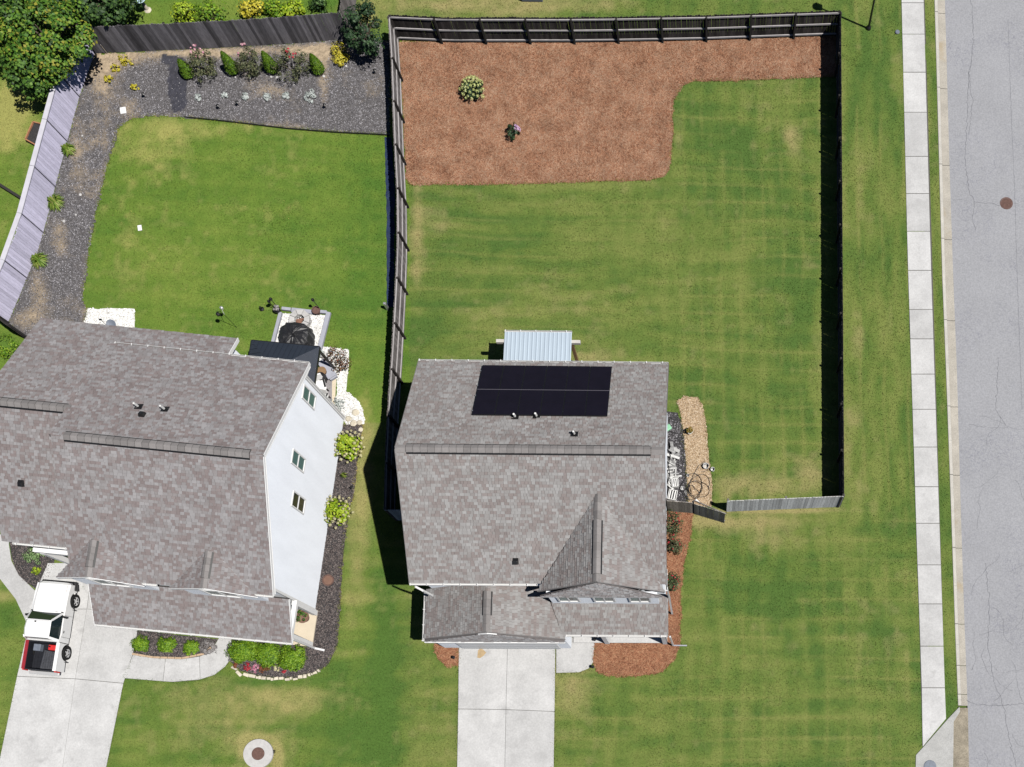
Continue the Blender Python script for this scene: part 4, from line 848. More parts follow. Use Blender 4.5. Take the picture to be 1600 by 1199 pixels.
for x in (-12.3, -9.4): mb = MB(); mb.box(NL(x, bf + .05, 1.4), (.24, .24, 2.7), -TH); part('porch_column', mb, m_trim, nh)

# ------------------------------------------------------------------ FENCES
def picket_mesh(name, m, w=.14, t=.02, h=1.8, dog=True):
    mb = MB(); c = .035 if dog else 0
    pr_ = [(-w / 2, 0), (w / 2, 0), (w / 2, h - c), (w / 2 - c, h), (-w / 2 + c, h), (-w / 2, h - c)] if dog else [(-w / 2, 0), (w / 2, 0), (w / 2, h), (-w / 2, h)]
    mb.prism([(a, -t / 2, z) for a, z in pr_], (0, t, 0)); return mb.mesh(name, m)
def fence(name, label, cat, pts, h, inside, mp, mrail, mpost, pitch=.146, rails=3, postgap=2.42, group=None, cap=False, posts_in=True, lean=None, pw=.14, batten=False, bev=None):
    pts = [Vector((p.x, p.y, 0)) for p in pts]; root = thing(name, label, cat, pts[0], group); L = [0]
    for a, b in zip(pts[:-1], pts[1:]): L.append(L[-1] + (b - a).length)
    def at(s):
        s = min(max(s, 0), L[-1] - 1e-4)
        for i in range(len(pts) - 1):
            if s <= L[i + 1]: d = (pts[i + 1] - pts[i]).normalized(); return pts[i] + d * (s - L[i]), d
    pk = picket_mesh('picket', mp, pw, .02, h); i = 0; s = pitch / 2; ins = Vector(inside)
    while s < L[-1]:
        p, d = at(s); nrm = Vector((-d.y, d.x, 0)); nrm = nrm if nrm.dot(ins) > 0 else -nrm
        o = link('picket', pk, root); o.location = p - pts[0] + nrm * random.uniform(-.004, .004) + Vector((0, 0, random.uniform(-.015, .02)))
        lx = random.uniform(-.003, .003)
        o.rotation_euler = (0, lx, math.atan2(d.y, d.x)); o.scale = (1, 1, random.uniform(.985, 1.015)); s += pitch
    rz = [h - .16, h * .5, .22] if rails == 3 else [h - .2, .3]
    ns = max(1, round(L[-1] / postgap)); sg = L[-1] / ns
    for k in range(ns + 1):
        p, d = at(k * sg); nrm = Vector((-d.y, d.x, 0)); nrm = nrm if nrm.dot(ins) > 0 else -nrm
        if posts_in:
            mb = MB(); mb.box(p + nrm * .095 + Vector((0, 0, (h - .06) / 2)), (.095, .095, h - .06), math.atan2(d.y, d.x)); part('post', mb, mpost, root)
        if batten:
            mb = MB(); mb.box(p + nrm * .022 + Vector((0, 0, h / 2)), (.045, .024, h - .04), math.atan2(d.y, d.x)); part('batten', mb, mpost, root)
        if k < ns:
            p2, d2 = at((k + 1) * sg)
            for j, z in enumerate(rz):
                side = -nrm if batten else nrm
                if posts_in or not batten:
                    mb = MB(); mb.bar(p + side * .033 + Vector((0, 0, z)) + d * .05, p2 + side * .033 + Vector((0, 0, z)) - d2 * .05, .042, .09); part('rail', mb, mrail, root)
            if cap:
                mb = MB(); mb.bar(p - nrm * .07 + Vector((0, 0, h + .035)) + d * .01, p2 - nrm * .07 + Vector((0, 0, h + .035)) - d * .01, .24, .04); part('cap_rail', mb, mrail, root)
    return root
FH = 1.83
def T(px, py, h=FH): return G(px, py, h)
pc = T(606, 23); pe = T(1314, 16.5); ps = T(1319, 775.5)
fence('fence', 'dark weathered wooden fence along the back of the pine straw bed', 'fence', [pc, T(700, 27.5), T(790, 27), T(870, 27.5), T(960, 26.5), T(1100, 24), pe], FH, (0, -1, 0), m_wood_dk, m_rail, m_post_dk)
fence('fence', 'grey wooden fence with exposed rails between the two back yards', 'fence', [pc, T(611, 100), T(615, 215), T(619.5, 300), T(620, 380), T(617, 450), T(612, 540), T(607, 610), T(602, 700), T(600, 797)], FH, (1, 0, 0), m_wood_gr, m_rail, m_wood_dk)
fence('fence', 'dark fence beside the sidewalk strip casting a wide black shadow on the lawn', 'fence', [pe, T(1316.5, 400), ps], FH, (-1, 0, 0), m_wood_dk, M('dark_rail', (.10, .10, .10), .9, .2, 4), m_post_dk)
fence('fence', 'pale grey picket fence facing the front lawn, right of the open gate', 'fence', [ps, T(1138, 783)], FH, (0, 1, 0), m_wood_lt, m_rail, m_wood_gr)
hse = Vector((WX1 + .05, T(1041, 782.5).y, 0))
gh = T(1082.6, 786)
fence('fence', 'short brown weathered fence panel between the house corner and the gate', 'fence', [gh, hse], FH, (0, 1, 0), M('brown_weathered_wood', (.29, .26, .22), .9, .3, 3, .2, 30, .15, objvar=.3, stretch=(1, 1, .12)), m_rail, m_wood_gr, postgap=1.3)
gte = fence('gate', 'wooden picket gate swung open towards the front lawn', 'gate', [gh + Vector((.05, -.03, 0)), T(1134.6, 802)], 1.78, (0, 1, 0), M('greenish_weathered_wood', (.30, .29, .25), .9, .3, 3, .2, 30, .15, objvar=.3, stretch=(1, 1, .12)), m_rail, m_wood_gr, postgap=1.9, posts_in=False, rails=2)
mb = MB(); a = gh + Vector((.05, .02, 0)); b = T(1134.6, 802); b = Vector((b.x, b.y + .03, 0)); mb.bar(a + Vector((0, .02, .3)), b + Vector((0, .02, 1.5)), .04, .09); part('brace', mb, m_wood_gr, gte)
mb = MB(); mb.box(Vector((b.x - .1, b.y + .05, 1.1)), (.12, .04, .06)); part('latch', mb, m_black, gte)
fence('fence', 'short shaded fence panel between the two houses', 'fence', [T(600, 797), Vector((WX0 - .02, T(600, 797).y, 0))], FH, (0, 1, 0), m_wood_lt, m_rail, m_wood_gr, postgap=1.2)
NF = GP([(148, 84), (125, 148), (110, 203), (91, 274), (74, 340), (59, 393), (32, 459), (12, 506)])
fence('fence', 'silvery grey board fence with flat cap rail curving down the left edge', 'fence', NF, 1.75, (1, -.3, 0), m_wood_lav, M('silvery_cap', (.50, .49, .54), .85, .1, 3), M('batten_shadow_gap', (.05, .05, .07), .9), cap=True, posts_in=False, batten=True, rails=2)  # battens coloured near-black to paint a shadow gap at each bay
fence('fence', 'dark silver plank fence behind the rose bushes at the top left', 'fence', GP([(148, 84), (240, 80), (330, 76), (400, 72), (480, 67), (548, 61)]), 1.88, (0, 1, 0), m_wood_nb, m_rail, m_post_dk)
fence('fence', 'grey fence running off the top edge beside the dark evergreen', 'fence', GP([(549, 60), (561, -30)]), 1.85, (-1, 0, 0), m_wood_gr, m_rail, m_wood_dk)
fence('fence', 'dark short fence joining the left fence to the house corner', 'fence', GP([(12, 507), (46, 533)]), 1.75, (0, 1, 0), m_wood_dk, m_post_dk, m_post_dk, postgap=1.5)

# ------------------------------------------------------------------ PLANTS
def leafmesh(name, P, N, L, Wd, m):
    n = len(P); r = RNG.normal(0, 1, (n, 3)); u = np.cross(N, r); u /= np.linalg.norm(u, axis=1, keepdims=True) + 1e-9; w = np.cross(N, u)
    L = np.broadcast_to(L, n)[:, None]; Wd = np.broadcast_to(Wd, n)[:, None]
    N = N / (np.linalg.norm(N, axis=1, keepdims=True) + 1e-9)
    V = np.stack([P - u * L / 2, P + w * Wd / 2 + N * L * .06, P + u * L / 2 - N * L * .12, P - w * Wd / 2 + N * L * .06], 1).reshape(-1, 3)
    return npmesh(name, V, np.arange(4 * n).reshape(-1, 4), 4, m)
def sph(n):
    v = RNG.normal(0, 1, (n, 3)); return v / np.linalg.norm(v, axis=1, keepdims=True)
def clumps(nc, per, rad, rc, flatz=1.0, up=.5, inner=.35, centre=(0, 0, 0)):
    C = sph(nc) * (inner + (1 - inner) * RNG.random((nc, 1)) ** .5) * np.array(rad); C += np.array(centre)
    rcs = rc * RNG.uniform(.6, 1.35, nc); d = sph(nc * per); k = np.repeat(np.arange(nc), per)
    P = C[k] + d * (rcs[k] * RNG.uniform(.55, 1.0, nc * per))[:, None] * np.array([1, 1, .75])
    o = (P - np.array(centre)); o /= np.linalg.norm(o, axis=1, keepdims=True) + 1e-9
    N = d * .6 + o * .5 + np.array([0, 0, up]) + RNG.normal(0, .35, P.shape); return P, N
def bush(name, label, cat, base, rx, ry, h, m, nc=26, per=26, leaf=.07, wid=.045, group=None, rc=None, stems=True, stem_m=None, up=.5, flowers=None, inner=.35, lean=(0, 0)):
    root = thing(name, label, cat, base, group); b = wloc(root)
    P, N = clumps(nc, per, (rx, ry, h * .48), rc or min(rx, ry) * .34, up=up, inner=inner, centre=(0, 0, h * .52)); P[:, 2] = np.maximum(P[:, 2], .02); P[:, 0] += lean[0] * P[:, 2]; P[:, 1] += lean[1] * P[:, 2]
    link('foliage', leafmesh('foliage', P, N, leaf * RNG.uniform(.7, 1.3, len(P)), wid * RNG.uniform(.7, 1.3, len(P)), m), root)
    if stems:
        mb = MB()
        for i in range(7):
            a = i * .9; mb.tube([(0.02 * math.cos(a), .02 * math.sin(a), -.03), (rx * .35 * math.cos(a), ry * .35 * math.sin(a), h * .45), (rx * .7 * math.cos(a + .2), ry * .7 * math.sin(a + .2), h * .75)], [.018, .012, .005], 5)
        me = mb.mesh('stem', stem_m or m_bark); link('stem', me, root)
    if flowers:
        fm, nf_, fr_, (ux, uy, spread) = flowers
        for i in range(nf_):
            d = sph(1)[0]; d[2] = abs(d[2]) * .8 + .15; d /= np.linalg.norm(d)
            c = np.array([ux + d[0] * rx * spread, uy + d[1] * ry * spread, h * .5 + d[2] * h * .5])
            q = sph(14); me = leafmesh('flower', q * fr_ * .5, q + np.array([0, 0, .6]), fr_ * .8, fr_ * .6, fm); o = link('flower', me, root); o.location = c
    return root
def hydrangea(label, base, r, h, heads, leafmat, headmat, hr, group, spiky=True, lab=None):
    root = thing('hydrangea', label, 'hydrangea', base, group)
    P, N = clumps(34, 22, (r * .75, r * .75, h * .4), r * .26, up=.7, centre=(0, 0, h * .5)); link('foliage', leafmesh('foliage', P, N, .13 * RNG.uniform(.7, 1.2, len(P)), .08, leafmat), root)
    mb = MB()
    for i in range(9): a = i * .7; mb.tube([(.03 * math.cos(a), .03 * math.sin(a), -.03), (r * .55 * math.cos(a), r * .55 * math.sin(a), h * .7)], [.014, .008], 5)
    link('stem', mb.mesh('stem', m_bark), root)
    vs = []
    for v in range(4):
        n = 46; d = sph(n); d[:, 2] = np.abs(d[:, 2]) * 1.1 - .15; vs.append(leafmesh('flower_head', d * hr * RNG.uniform(.75, 1, (n, 1)), d, hr * .55, hr * .5, headmat))
    for i in range(heads):
        t = (i + .5) / heads if not spiky else .3 + .7 * (i + .5) / heads; th = i * 2.39996; rr = r * math.sqrt(t) * random.uniform(.9, 1.08); z = h * (1.02 - .55 * t) + random.uniform(-.05, .05)
        o = link('flower_head', vs[i % 4], root); o.location = (rr * math.cos(th), rr * math.sin(th), max(z, .15)); o.rotation_euler = (-math.sin(th) * t * .9, 0, th); o.rotation_euler = (random.uniform(-.4, .4), random.uniform(-.4, .4), th); s = random.uniform(.75, 1.2); o.scale = (s, s, s)
    return root
hydrangea('lime hydrangea against the white wall below the upper of its windows, blooms tipping the stems', G(549, 702), .86, 1.0, 40, l_lime, f_blush, .085, 'hydrangeas along the white wall')
hydrangea('lime hydrangea against the white wall nearer the street, with one shoot trailing onto the grass', G(531, 803), .84, 1.0, 38, l_lime, f_blush, .085, 'hydrangeas along the white wall')
hydrangea('round hydrangea with pale cream blooms alone in the pine straw bed', G(741, 148), .68, .95, 42, l_ever, f_cream, .10, None, spiky=False)
bush('rhododendron', 'small dark shrub with mauve flowers in the pine straw bed', 'shrub', G(804, 212), .34, .52, .75, l_ever, 22, 18, .10, .05, flowers=(f_mauve, 11, .11, (.22, .05, .35)))
# arborvitae
def arborvitae(label, base, h, r):
    root = thing('arborvitae', label, 'conifer', base, 'clipped conifers in the gravel bed'); n = 2600
    z = RNG.random(n) ** .8; th = RNG.uniform(0, 6.283, n); prof = (1 - z) ** .62 * np.clip(.35 + z * 3.2, 0, 1) * 1.12; rr = r * prof * RNG.uniform(.8, 1.05, n)
    P = np.stack([rr * np.cos(th), rr * np.sin(th), z * h + .03], -1); N = np.stack([np.cos(th), np.sin(th), .35 + 0 * th], -1) + RNG.normal(0, .4, (n, 3))
    link('foliage', leafmesh('foliage', P, N, .075, .04, l_arb), root); mb = MB(); mb.tube([(0, 0, -.03), (0, 0, h * .8)], [.03, .01], 6); link('trunk', mb.mesh('trunk', m_bark), root)
for lab, c, h in (('small pointed conifer left of the first rose bush', (297, 119), 1.12), ('pointed conifer between the first and second rose bushes', (367, 114), 1.42), ('pointed conifer between the second and third rose bushes', (428, 112), 1.35), ('pointed conifer right of the largest rose bush', (500, 113), 1.22)): arborvitae(lab, G(*c), h * 1.1, .37)
for lab, c, rx, ry, fl in (('grey green rose bush, leftmost of three, pink blooms at its top', (325, 116), .62, .75, (f_pink, 12, .09, (-.2, .5, .5))), ('grey green rose bush in the middle of three, sparse pink blooms', (397, 112), .58, .72, (f_pink, 8, .08, (-.1, .4, .6))), ('largest rose bush, wide, with red blooms, right of the others', (462, 113), .82, .78, (f_red, 9, .09, (.1, .3, .3)))):
    bush('rose_bush', lab, 'rose bush', G(*c), rx * 1.2, ry * 1.15, 1.3, l_rose, 48, 36, .075, .05, 'rose bushes in the gravel bed', flowers=fl, rc=.2)
bush('golden_shrub', 'bright yellow shrub left of the dark evergreen tree', 'shrub', G(534, 91), .50, .62, .6, l_yel, 34, 30, .08, .05)
for lab, c, r in (('largest yellow leaved plant in the corner of the left yard', (198, 97), .42), ('yellow leaved plant just below the largest one', (182, 110), .27), ('lowest yellow leaved plant near the left fence', (173, 127), .24), ('tiny yellow plant alone on the dark gravel', (213, 140), .20)): bush('yellow_plant', lab, 'plant', G(*c), r, r * .8, .32, l_yel, 14, 16, .09, .05, 'yellow plants in the corner', stems=False)
# silver clumps
SIL = [((310.5, 154.5), .15), ((352, 151), .17), ((385, 153), .20), ((418, 153), .2), ((447, 151.5), .2), ((486, 153), .30)]
SLAB = ['leftmost small silver plant in the row on dark gravel', 'second silver plant from the left, ragged', 'third silver plant from the left, compact', 'fourth silver plant, narrow and upright', 'fifth silver plant, rounded', 'widest silver plant at the right end of the row']
for ((a, b), r), lab in zip(SIL, SLAB): bush('silver_plant', lab, 'plant', G(a, b), r * random.uniform(.9, 1.1), r * random.uniform(.8, 1.25), .22, l_grey, 22, 34, .065, .05, 'silver plants in a row', stems=False)
# strap leaved clumps down the left bed
def strap(label, base, r, group, m=None, n=150, cat='daylily', name='daylily'):
    root = thing(name, label, cat, base, group); th = RNG.uniform(0, 6.283, n); l = r * RNG.uniform(.6, 1.15, n); V = []; Fc = []
    for t, L_ in zip(th, l):
        d = Vector((math.cos(t), math.sin(t), 0)); s = Vector((-d.y, d.x, 0)) * .024; k = len(V); hh = random.uniform(.25, .5)
        V += [d * .03 - s, d * .03 + s, d * L_ * .5 - s * 1.2 + Vector((0, 0, hh)), d * L_ * .5 + s * 1.2 + Vector((0, 0, hh)), d * L_ + Vector((0, 0, hh * .5))]; Fc += [(k, k + 1, k + 3, k + 2), (k + 2, k + 3, k + 4)]
    me = bpy.data.meshes.new('leaves'); me.from_pydata(V, [], Fc); me.materials.append(m or l_day); link('leaves', me, root); return root
for lab, c, r in (('top daylily clump beside the silvery fence', (111, 238), .40), ('second daylily clump beside the silvery fence', (91, 320), .50), ('lowest daylily clump beside the silvery fence', (66, 410), .48)): strap(lab, G(*c), r, 'daylilies by the left fence')
strap('small green plant at the foot of the silvery fence', G(107, 177), .2, None, l_bright, 30, 'plant', 'green_plant')
# trees
def tree(name, label, base, cz, rad, m, nc, per, leaf, group=None, rc=.55, trunk=.12, lean=(0, 0)):
    root = thing(name, label, 'tree', base, group); P, N = clumps(nc, per, rad, rc, up=.6, inner=.45, centre=(lean[0], lean[1], cz)); P[:, 2] = np.maximum(P[:, 2], .1)
    link('crown', leafmesh('crown', P, N, leaf * RNG.uniform(.6, 1.35, len(P)), leaf * .65, m), root)
    mb = MB(); mb.tube([(0, 0, -.1), (lean[0] * .3, lean[1] * .3, cz * .5), (lean[0], lean[1], cz + rad[2] * .5)], [trunk, trunk * .7, trunk * .2], 8); tr = link('trunk', mb.mesh('trunk', m_bark), root)
    for i in range(8):
        a = i * .785 + .2; q = MB(); q.tube([(lean[0] * .4, lean[1] * .4, cz * .6), (lean[0] + rad[0] * .4 * math.cos(a), lean[1] + rad[1] * .4 * math.sin(a), cz), (lean[0] + rad[0] * .85 * math.cos(a), lean[1] + rad[1] * .85 * math.sin(a), cz + rad[2] * .3)], [trunk * .5, trunk * .3, trunk * .1], 6); link('limb', q.mesh('limb', m_bark), root)
    return root
tree('broadleaf_tree', 'yellow green tree with orange tips overhanging the fence corner', G(118, 112), 2.7, (2.5, 2.3, 1.3), l_tree_y, 110, 85, .155, rc=.46)
tree('broadleaf_tree', 'dark green tree at the top edge behind the plank fence', G(190, 45), 2.3, (1.8, 1.5, 1.3), l_tree_d, 70, 85, .15, rc=.45)
tree('broadleaf_tree', 'mid green tree in the top left corner of the photo', G(40, 70), 3.2, (2.6, 2.4, 1.6), l_tree_m, 105, 85, .155, rc=.5)
tree('broadleaf_tree', 'leafy green tree at the left edge above the silvery fence', G(88, 150), 2.2, (1.4, 1.6, 1.2), l_tree_m, 46, 80, .145, rc=.42)
tree('evergreen_tree', 'dark glossy evergreen at the gap between the two fences', G(583, 82), 1.6, (.85, 1.25, 1.4), l_ever, 60, 60, .12, rc=.34)
for lab, c, rx, ry, h, m in (('pale leggy shrub behind the plank fence at its left part', (296, 32), .6, .5, 1.2, l_lime), ('bright green shrub behind the plank fence', (335, 30), .9, .5, .9, l_bright), ('yellow shrub behind the middle of the plank fence', (398, 24), .75, .5, 1.0, l_yel), ('low bright green shrub right of the yellow one behind the fence', (432, 22), .7, .4, .7, l_bright), ('thin yellow green weeds behind the plank fence', (460, 20), .8, .35, .6, l_lime), ('dark small shrub behind the right end of the plank fence', (503, 15), .45, .4, .9, l_tree_d)):
    bush('shrub', lab, 'shrub', G(*c), rx, ry, h, m, 26, 24, .12, .075, 'shrubs behind the plank fence', rc=.25)
# front bed shrubs
for lab, c, r in (('small lime box shrub nearest the driveway', (224, 1008), .38), ('small lime box shrub in the middle of the porch bed', (265, 1010), .42), ('small lime box shrub at the right end of the porch bed', (303, 1014), .34)): bush('box_shrub', lab, 'shrub', G(*c), r, r, .55, l_box, 60, 40, .06, .045, 'lime box shrubs in the porch bed', rc=.13, up=.6)
for lab, c, rx, ry in (('green rounded shrub left of three, partly under the porch eave', (387, 1020), .78, .54), ('green rounded shrub in the middle of three by the porch', (425, 1025), .58, .56), ('green rounded shrub right of three by the porch', (462, 1030), .62, .62)): bush('round_shrub', lab, 'shrub', G(*c), rx, ry, .8, l_box, 110, 44, .07, .05, 'green rounded shrubs by the porch', rc=.2, up=.6)
bush('dry_shrub', 'grey dry twiggy shrub beside the porch walk', 'shrub', G(329, 1013), .42, .36, .5, l_grass_dry, 40, 34, .12, .022, up=.3)
bush('dry_shrub', 'grey dry twiggy shrub at the left of the green shrubs', 'shrub', G(363, 1020), .22, .4, .4, l_grass_dry, 26, 26, .12, .022, up=.3)
for lab, c, r, m in (('bright red flower clump in the front bed', (387.5, 1043), .19, f_red), ('pale pink flower clump in the front bed', (400, 1045.5), .20, f_pink), ('rusty flower clump right of the pink one', (410, 1046), .15, f_brown), ('dark rusty flower clump by the stones', (418, 1045), .13, f_brown), ('thin reddish flower clump at the left of the front bed', (371, 1040), .17, f_brown), ('orange brown flower clump below the middle shrub', (434, 1045), .16, f_blush), ('small dark red flower below the right shrub', (444.5, 1050), .10, f_red)):
    bush('flower_clump', lab, 'flowers', G(*c), r, r, .22, m, 12, 18, .05, .04, 'flowers in the front bed', stems=False)
bush('silver_bush', 'silvery green bush in the curved entry bed', 'shrub', G(57, 870), .5, .4, .5, leafm('sage_leaves', [(.1, .2, .06), (.2, .32, .12), (.34, .45, .24)], clump=.2), 30, 24, .07, .05)
bush('lime_plant', 'small lime plant below the silvery bush in the entry bed', 'plant', G(59, 893), .22, .22, .3, l_lime, 16, 18, .06, .04)
strap('pale leaved plant near the white post of the entry', G(66, 862), .2, None, l_grey, 30, 'plant', 'pale_plant')
for lab, c, rx, ry in (('large rose bush with red blooms right of the house by the gate', (1053, 822), .42, .72), ('rose bush below the large one, beside the house wall', (1055, 856), .42, .42), ('lowest rose bush beside the front corner of the house', (1052, 912), .34, .45)):
    bush('rose_bush', lab, 'rose bush', G(*c), rx, ry, .8, l_rose if ry < .45 else leafm('deep_rose_leaves', [(.025, .045, .02), (.05, .08, .03), (.09, .12, .05), (.15, .18, .09)]), 34, 26, .07, .045, 'rose bushes right of the house', flowers=(f_red, 11, .055, (0, 0, .85)), rc=.15)
bush('red_shrub', 'bronze red leaved shrub in the white stones by the patio', 'shrub', G(532, 567), .62, .6, .9, l_maple, 36, 12, .11, .05, rc=.24)
bush('spiral_plant', 'grey green mounded plant in the white stones at the wall corner', 'plant', G(528, 634), .36, .36, .35, l_grey, 22, 18, .06, .05, stems=False)
strap('thin plant at the foot of the white wall between hydrangeas', G(540, 745), .18, None, l_day, 24, 'plant', 'green_plant')
bush('weeds', 'green weeds by the fence at the left edge of the photo', 'weeds', G(12, 545), .6, .7, .5, l_bright, 20, 20, .12, .04, stems=False)
# ------------------------------------------------------------------ PATIO, FIRE PIT, GAZEBO
sheet('patio', [(400, 575), (520, 585), (520, 690), (420, 690)], .018, m_patio); sheet('patio_edge', [(519, 586), (526, 588), (523, 640), (519, 640)], .022, m_cream)
def timber(label, a, b, w=.16, h=.16, z=.02):
    a = G(*a); b = G(*b); mb = MB(); mb.bar((a.x, a.y, z + h / 2), (b.x, b.y, z + h / 2), w, h); return solo('edging_timber', mb, m_greytimber, label, 'timber', (a.x, a.y, 0), 'timbers framing the fire pit', bev=.01)
timber('grey edging timber left of the fire pit stones', (440, 490), (424, 552)); timber('grey edging timber right of the fire pit stones', (515, 490), (498, 558), .22); timber('short grey edging timber at the top left of the fire pit', (442, 484), (456, 485.5))
mb = MB(); a = GP([(457, 482), (492, 486), (490, 492), (456, 489)]); mb.prism([(p.x, p.y, .1) for p in a], (0, 0, -.1)); solo('stone_step', mb, m_greytimber, 'pale grey flat step at the top of the fire pit square', 'step', a[0], bev=.01)
timber('short grey edging timber at the top right of the fire pit', (492, 488), (512, 490))
fp = thing('fire_pit', 'octagonal grey block fire pit with burnt wood inside', 'fire pit', G(471, 503)); c = wloc(fp)
for k in range(8):
    for ly in range(2):
        a0 = k * math.pi / 4 + (math.pi / 8 if ly else 0); q = []
        for aa, r in ((a0 + .02, .26), (a0 + math.pi / 4 - .02, .26), (a0 + math.pi / 4 - .02, .56), (a0 + .02, .56)): q.append((c.x + r * math.cos(aa), c.y + r * math.sin(aa), .02 + ly * .15))
        mb = MB(); mb.prism(q, (0, 0, .147)); part('block', mb, m_firestone, fp, bev=.015)
mb = MB(); mb.lathe((c.x, c.y, .03), [(.27, 0), (.01, .02)], 16); part('ash', mb, m_soil, fp)
for i in range(5): mb = MB(); a = i * .5; p = Vector((c.x + random.uniform(-.08, .08), c.y + .07 * (i - 2), .2 + .04 * (i % 2))); mb.bar(p - Vector((.15, .03 * i, 0)), p + Vector((.15, -.02 * i, 0)), .06, .05); part('log', mb, M('burnt_log', (.25, .13, .09), .9, .3, 6), fp)
# draped cover
cv = thing('covered_furniture', 'black draped cover over patio furniture below the fire pit', 'furniture cover', G(466, 532)); c = wloc(cv); n = 28; V = []; Fc = []; prof = [(1.0, 0), (.98, .18), (.94, .42), (.86, .62), (.6, .72), (.25, .76), (.02, .74)]
for i, (r, z) in enumerate(prof):
    for k in range(n):
        a = 2 * math.pi * k / n; fold = 1 + .05 * math.sin(k * 2.6 + i) * (1 if i < 4 else .5); sx, sy = .86, .80
        V.append((c.x + sx * r * fold * math.copysign(abs(math.cos(a)) ** .8, math.cos(a)), c.y + sy * r * fold * math.copysign(abs(math.sin(a)) ** .8, math.sin(a)), z + .03 * math.sin(k * 1.7 + i * 2)))
for i in range(len(prof) - 1): Fc += [(i * n + k, i * n + (k + 1) % n, (i + 1) * n + (k + 1) % n, (i + 1) * n + k) for k in range(n)]
Fc.append(tuple(range((len(prof) - 1) * n, len(prof) * n))); mb = MB(); mb.add(V, Fc); part('cover', mb, m_tarp, cv); mb = MB(); mb.box((c.x, c.y, .3), (.9, .8, .55)); part('seat', mb, m_timber, cv)
# gazebo
gz_ = thing('gazebo', 'black metal roofed gazebo tucked behind the white gable wall', 'gazebo', G(472, 615)); A0 = G(393, 532, 2.45); A1 = G(499, 542, 2.45); A2 = G(490.5, 617, 2.45)
ex = (A1 - A0); W1 = ex.length; ex.normalize(); ey = Vector((ex.y, -ex.x, 0)); D1 = max(2.6, (A2 - A1).dot(ey) + .3)
Cn = [A0, A1, A1 + ey * D1, A0 + ey * D1]; ap = (Cn[0] + Cn[2]) / 2 + Vector((0, 0, .75)); rl = (W1 - D1) / 2 if W1 > D1 else 0
r0 = ap - ex * max(rl, .05); r1 = ap + ex * max(rl, .05)
for poly in ([Cn[0], Cn[1], r1, r0], [Cn[1], Cn[2], r1], [Cn[2], Cn[3], r0, r1], [Cn[3], Cn[0], r0]):
    nn = Vector((0, 0, 0))
    for i in range(len(poly)): nn += poly[i].cross(poly[(i + 1) % len(poly)])
    nn.normalize(); nn = nn if nn.z > 0 else -nn; mb = MB(); mb.prism(poly, -nn * .03); a, b = poly[0], poly[1]; L_ = (b - a).length; d = (b - a).normalized(); q = len(poly)
    up_ = nn.cross(d).normalized(); up_ = up_ if up_.z > 0 else -up_; H_ = (poly[2] - a).dot(up_); t0 = (poly[-1] - a).dot(d); t1 = (poly[2] - a).dot(d)
    k = .15
    while k < L_ - .1:
        hh = min(1, k / max(t0, .01), (L_ - k) / max(L_ - t1, .01)) * H_; mb.bar(a + d * k + nn * .006, a + d * k + up_ * hh * .97 + nn * .006, .03, .025, up=nn); k += .24
    part('roof_panel', mb, m_gaz, gz_)
mb = MB()
for i in range(4): mb.bar(Cn[i] - Vector((0, 0, .06)), Cn[(i + 1) % 4] - Vector((0, 0, .06)), .08, .12)
part('frame', mb, m_black, gz_)
for cc in Cn: q = cc.lerp((Cn[0] + Cn[2]) / 2, .06); mb = MB(); mb.box((q.x, q.y, 1.2), (.1, .1, 2.4), 0); part('post', mb, m_black, gz_)
# tiki torches and pots
def torch(label, base, h, group='tiki torches round the fire pit'):
    t = thing('tiki_torch', label, 'torch', base, group); b = wloc(t); mb = MB(); mb.tube([b, b + Vector((0, 0, h))], .018, 6); part('pole', mb, m_black, t); mb = MB(); mb.lathe(b + Vector((0, 0, h)), [(.03, -.02), (.075, .08), (.08, .16), (.04, .22), (.01, .23)], 10); part('lantern', mb, m_black, t)
torch('tall torch at the top left corner of the fire pit square', G(437, 484), 1.0); torch('short torch leaning beside the left planter', G(431, 484), .75); torch('tall torch at the right planter', G(502, 486), 1.05)
def planter(label, base, r, h, m, plant=None, group=None, dead=False):
    p = thing('planter', label, 'plant pot', base, group); b = wloc(p); mb = MB(); mb.lathe(b, [(r * .7, 0), (r, h * .85), (r * 1.08, h * .85), (r * 1.08, h), (r * .9, h), (r * .86, h * .8), (.01, h * .8)], 18, cap=False); part('pot', mb, m, p, smooth=False)
    if plant: P, N = clumps(12, 16, (r * .9, r * .9, .15), r * .4, centre=(0, 0, h + .12)); link('foliage', leafmesh('foliage', P, N, .09, .045, plant), p)
    return p
planter('dark pot with dry plant at the top left corner of the fire pit', G(436, 488), .17, .35, m_black, l_grass_dry, 'pots by the fire pit'); planter('coiled brown pot at the top right corner of the fire pit', G(497, 489), .2, .32, m_rust, None, 'pots by the fire pit')
planter('brown pot with leafy green plant on the porch floor', Vector(G(477, 966, .1)), .30, .42, m_pot, l_tree_m)
hk = thing('garden_stake', 'thin metal shepherd hook with hanging lanterns on the lawn', 'garden hook', G(370, 512)); b = wloc(hk); mb = MB(); mb.tube([b, b + Vector((0, 0, 1.5)), b + Vector((-.12, .05, 1.68)), b + Vector((-.3, .05, 1.6)), b + Vector((-.34, .05, 1.45))], .012, 6); part('hook', mb, m_black, hk)
mb = MB(); mb.lathe(b + Vector((-.34, .05, 1.2)), [(.05, 0), (.1, .1), (.1, .2), (.02, .27)], 10); part('lantern', mb, m_black, hk); mb = MB(); mb.tube([b + Vector((0, 0, 1.35)), b + Vector((-.1, .25, 1.5)), b + Vector((-.2, .4, 1.42))], .01, 5); mb.lathe(b + Vector((-.2, .4, 1.2)), [(.04, 0), (.09, .06), (.08, .18), (.02, .22)], 10); part('feeder', mb, m_alu, hk)
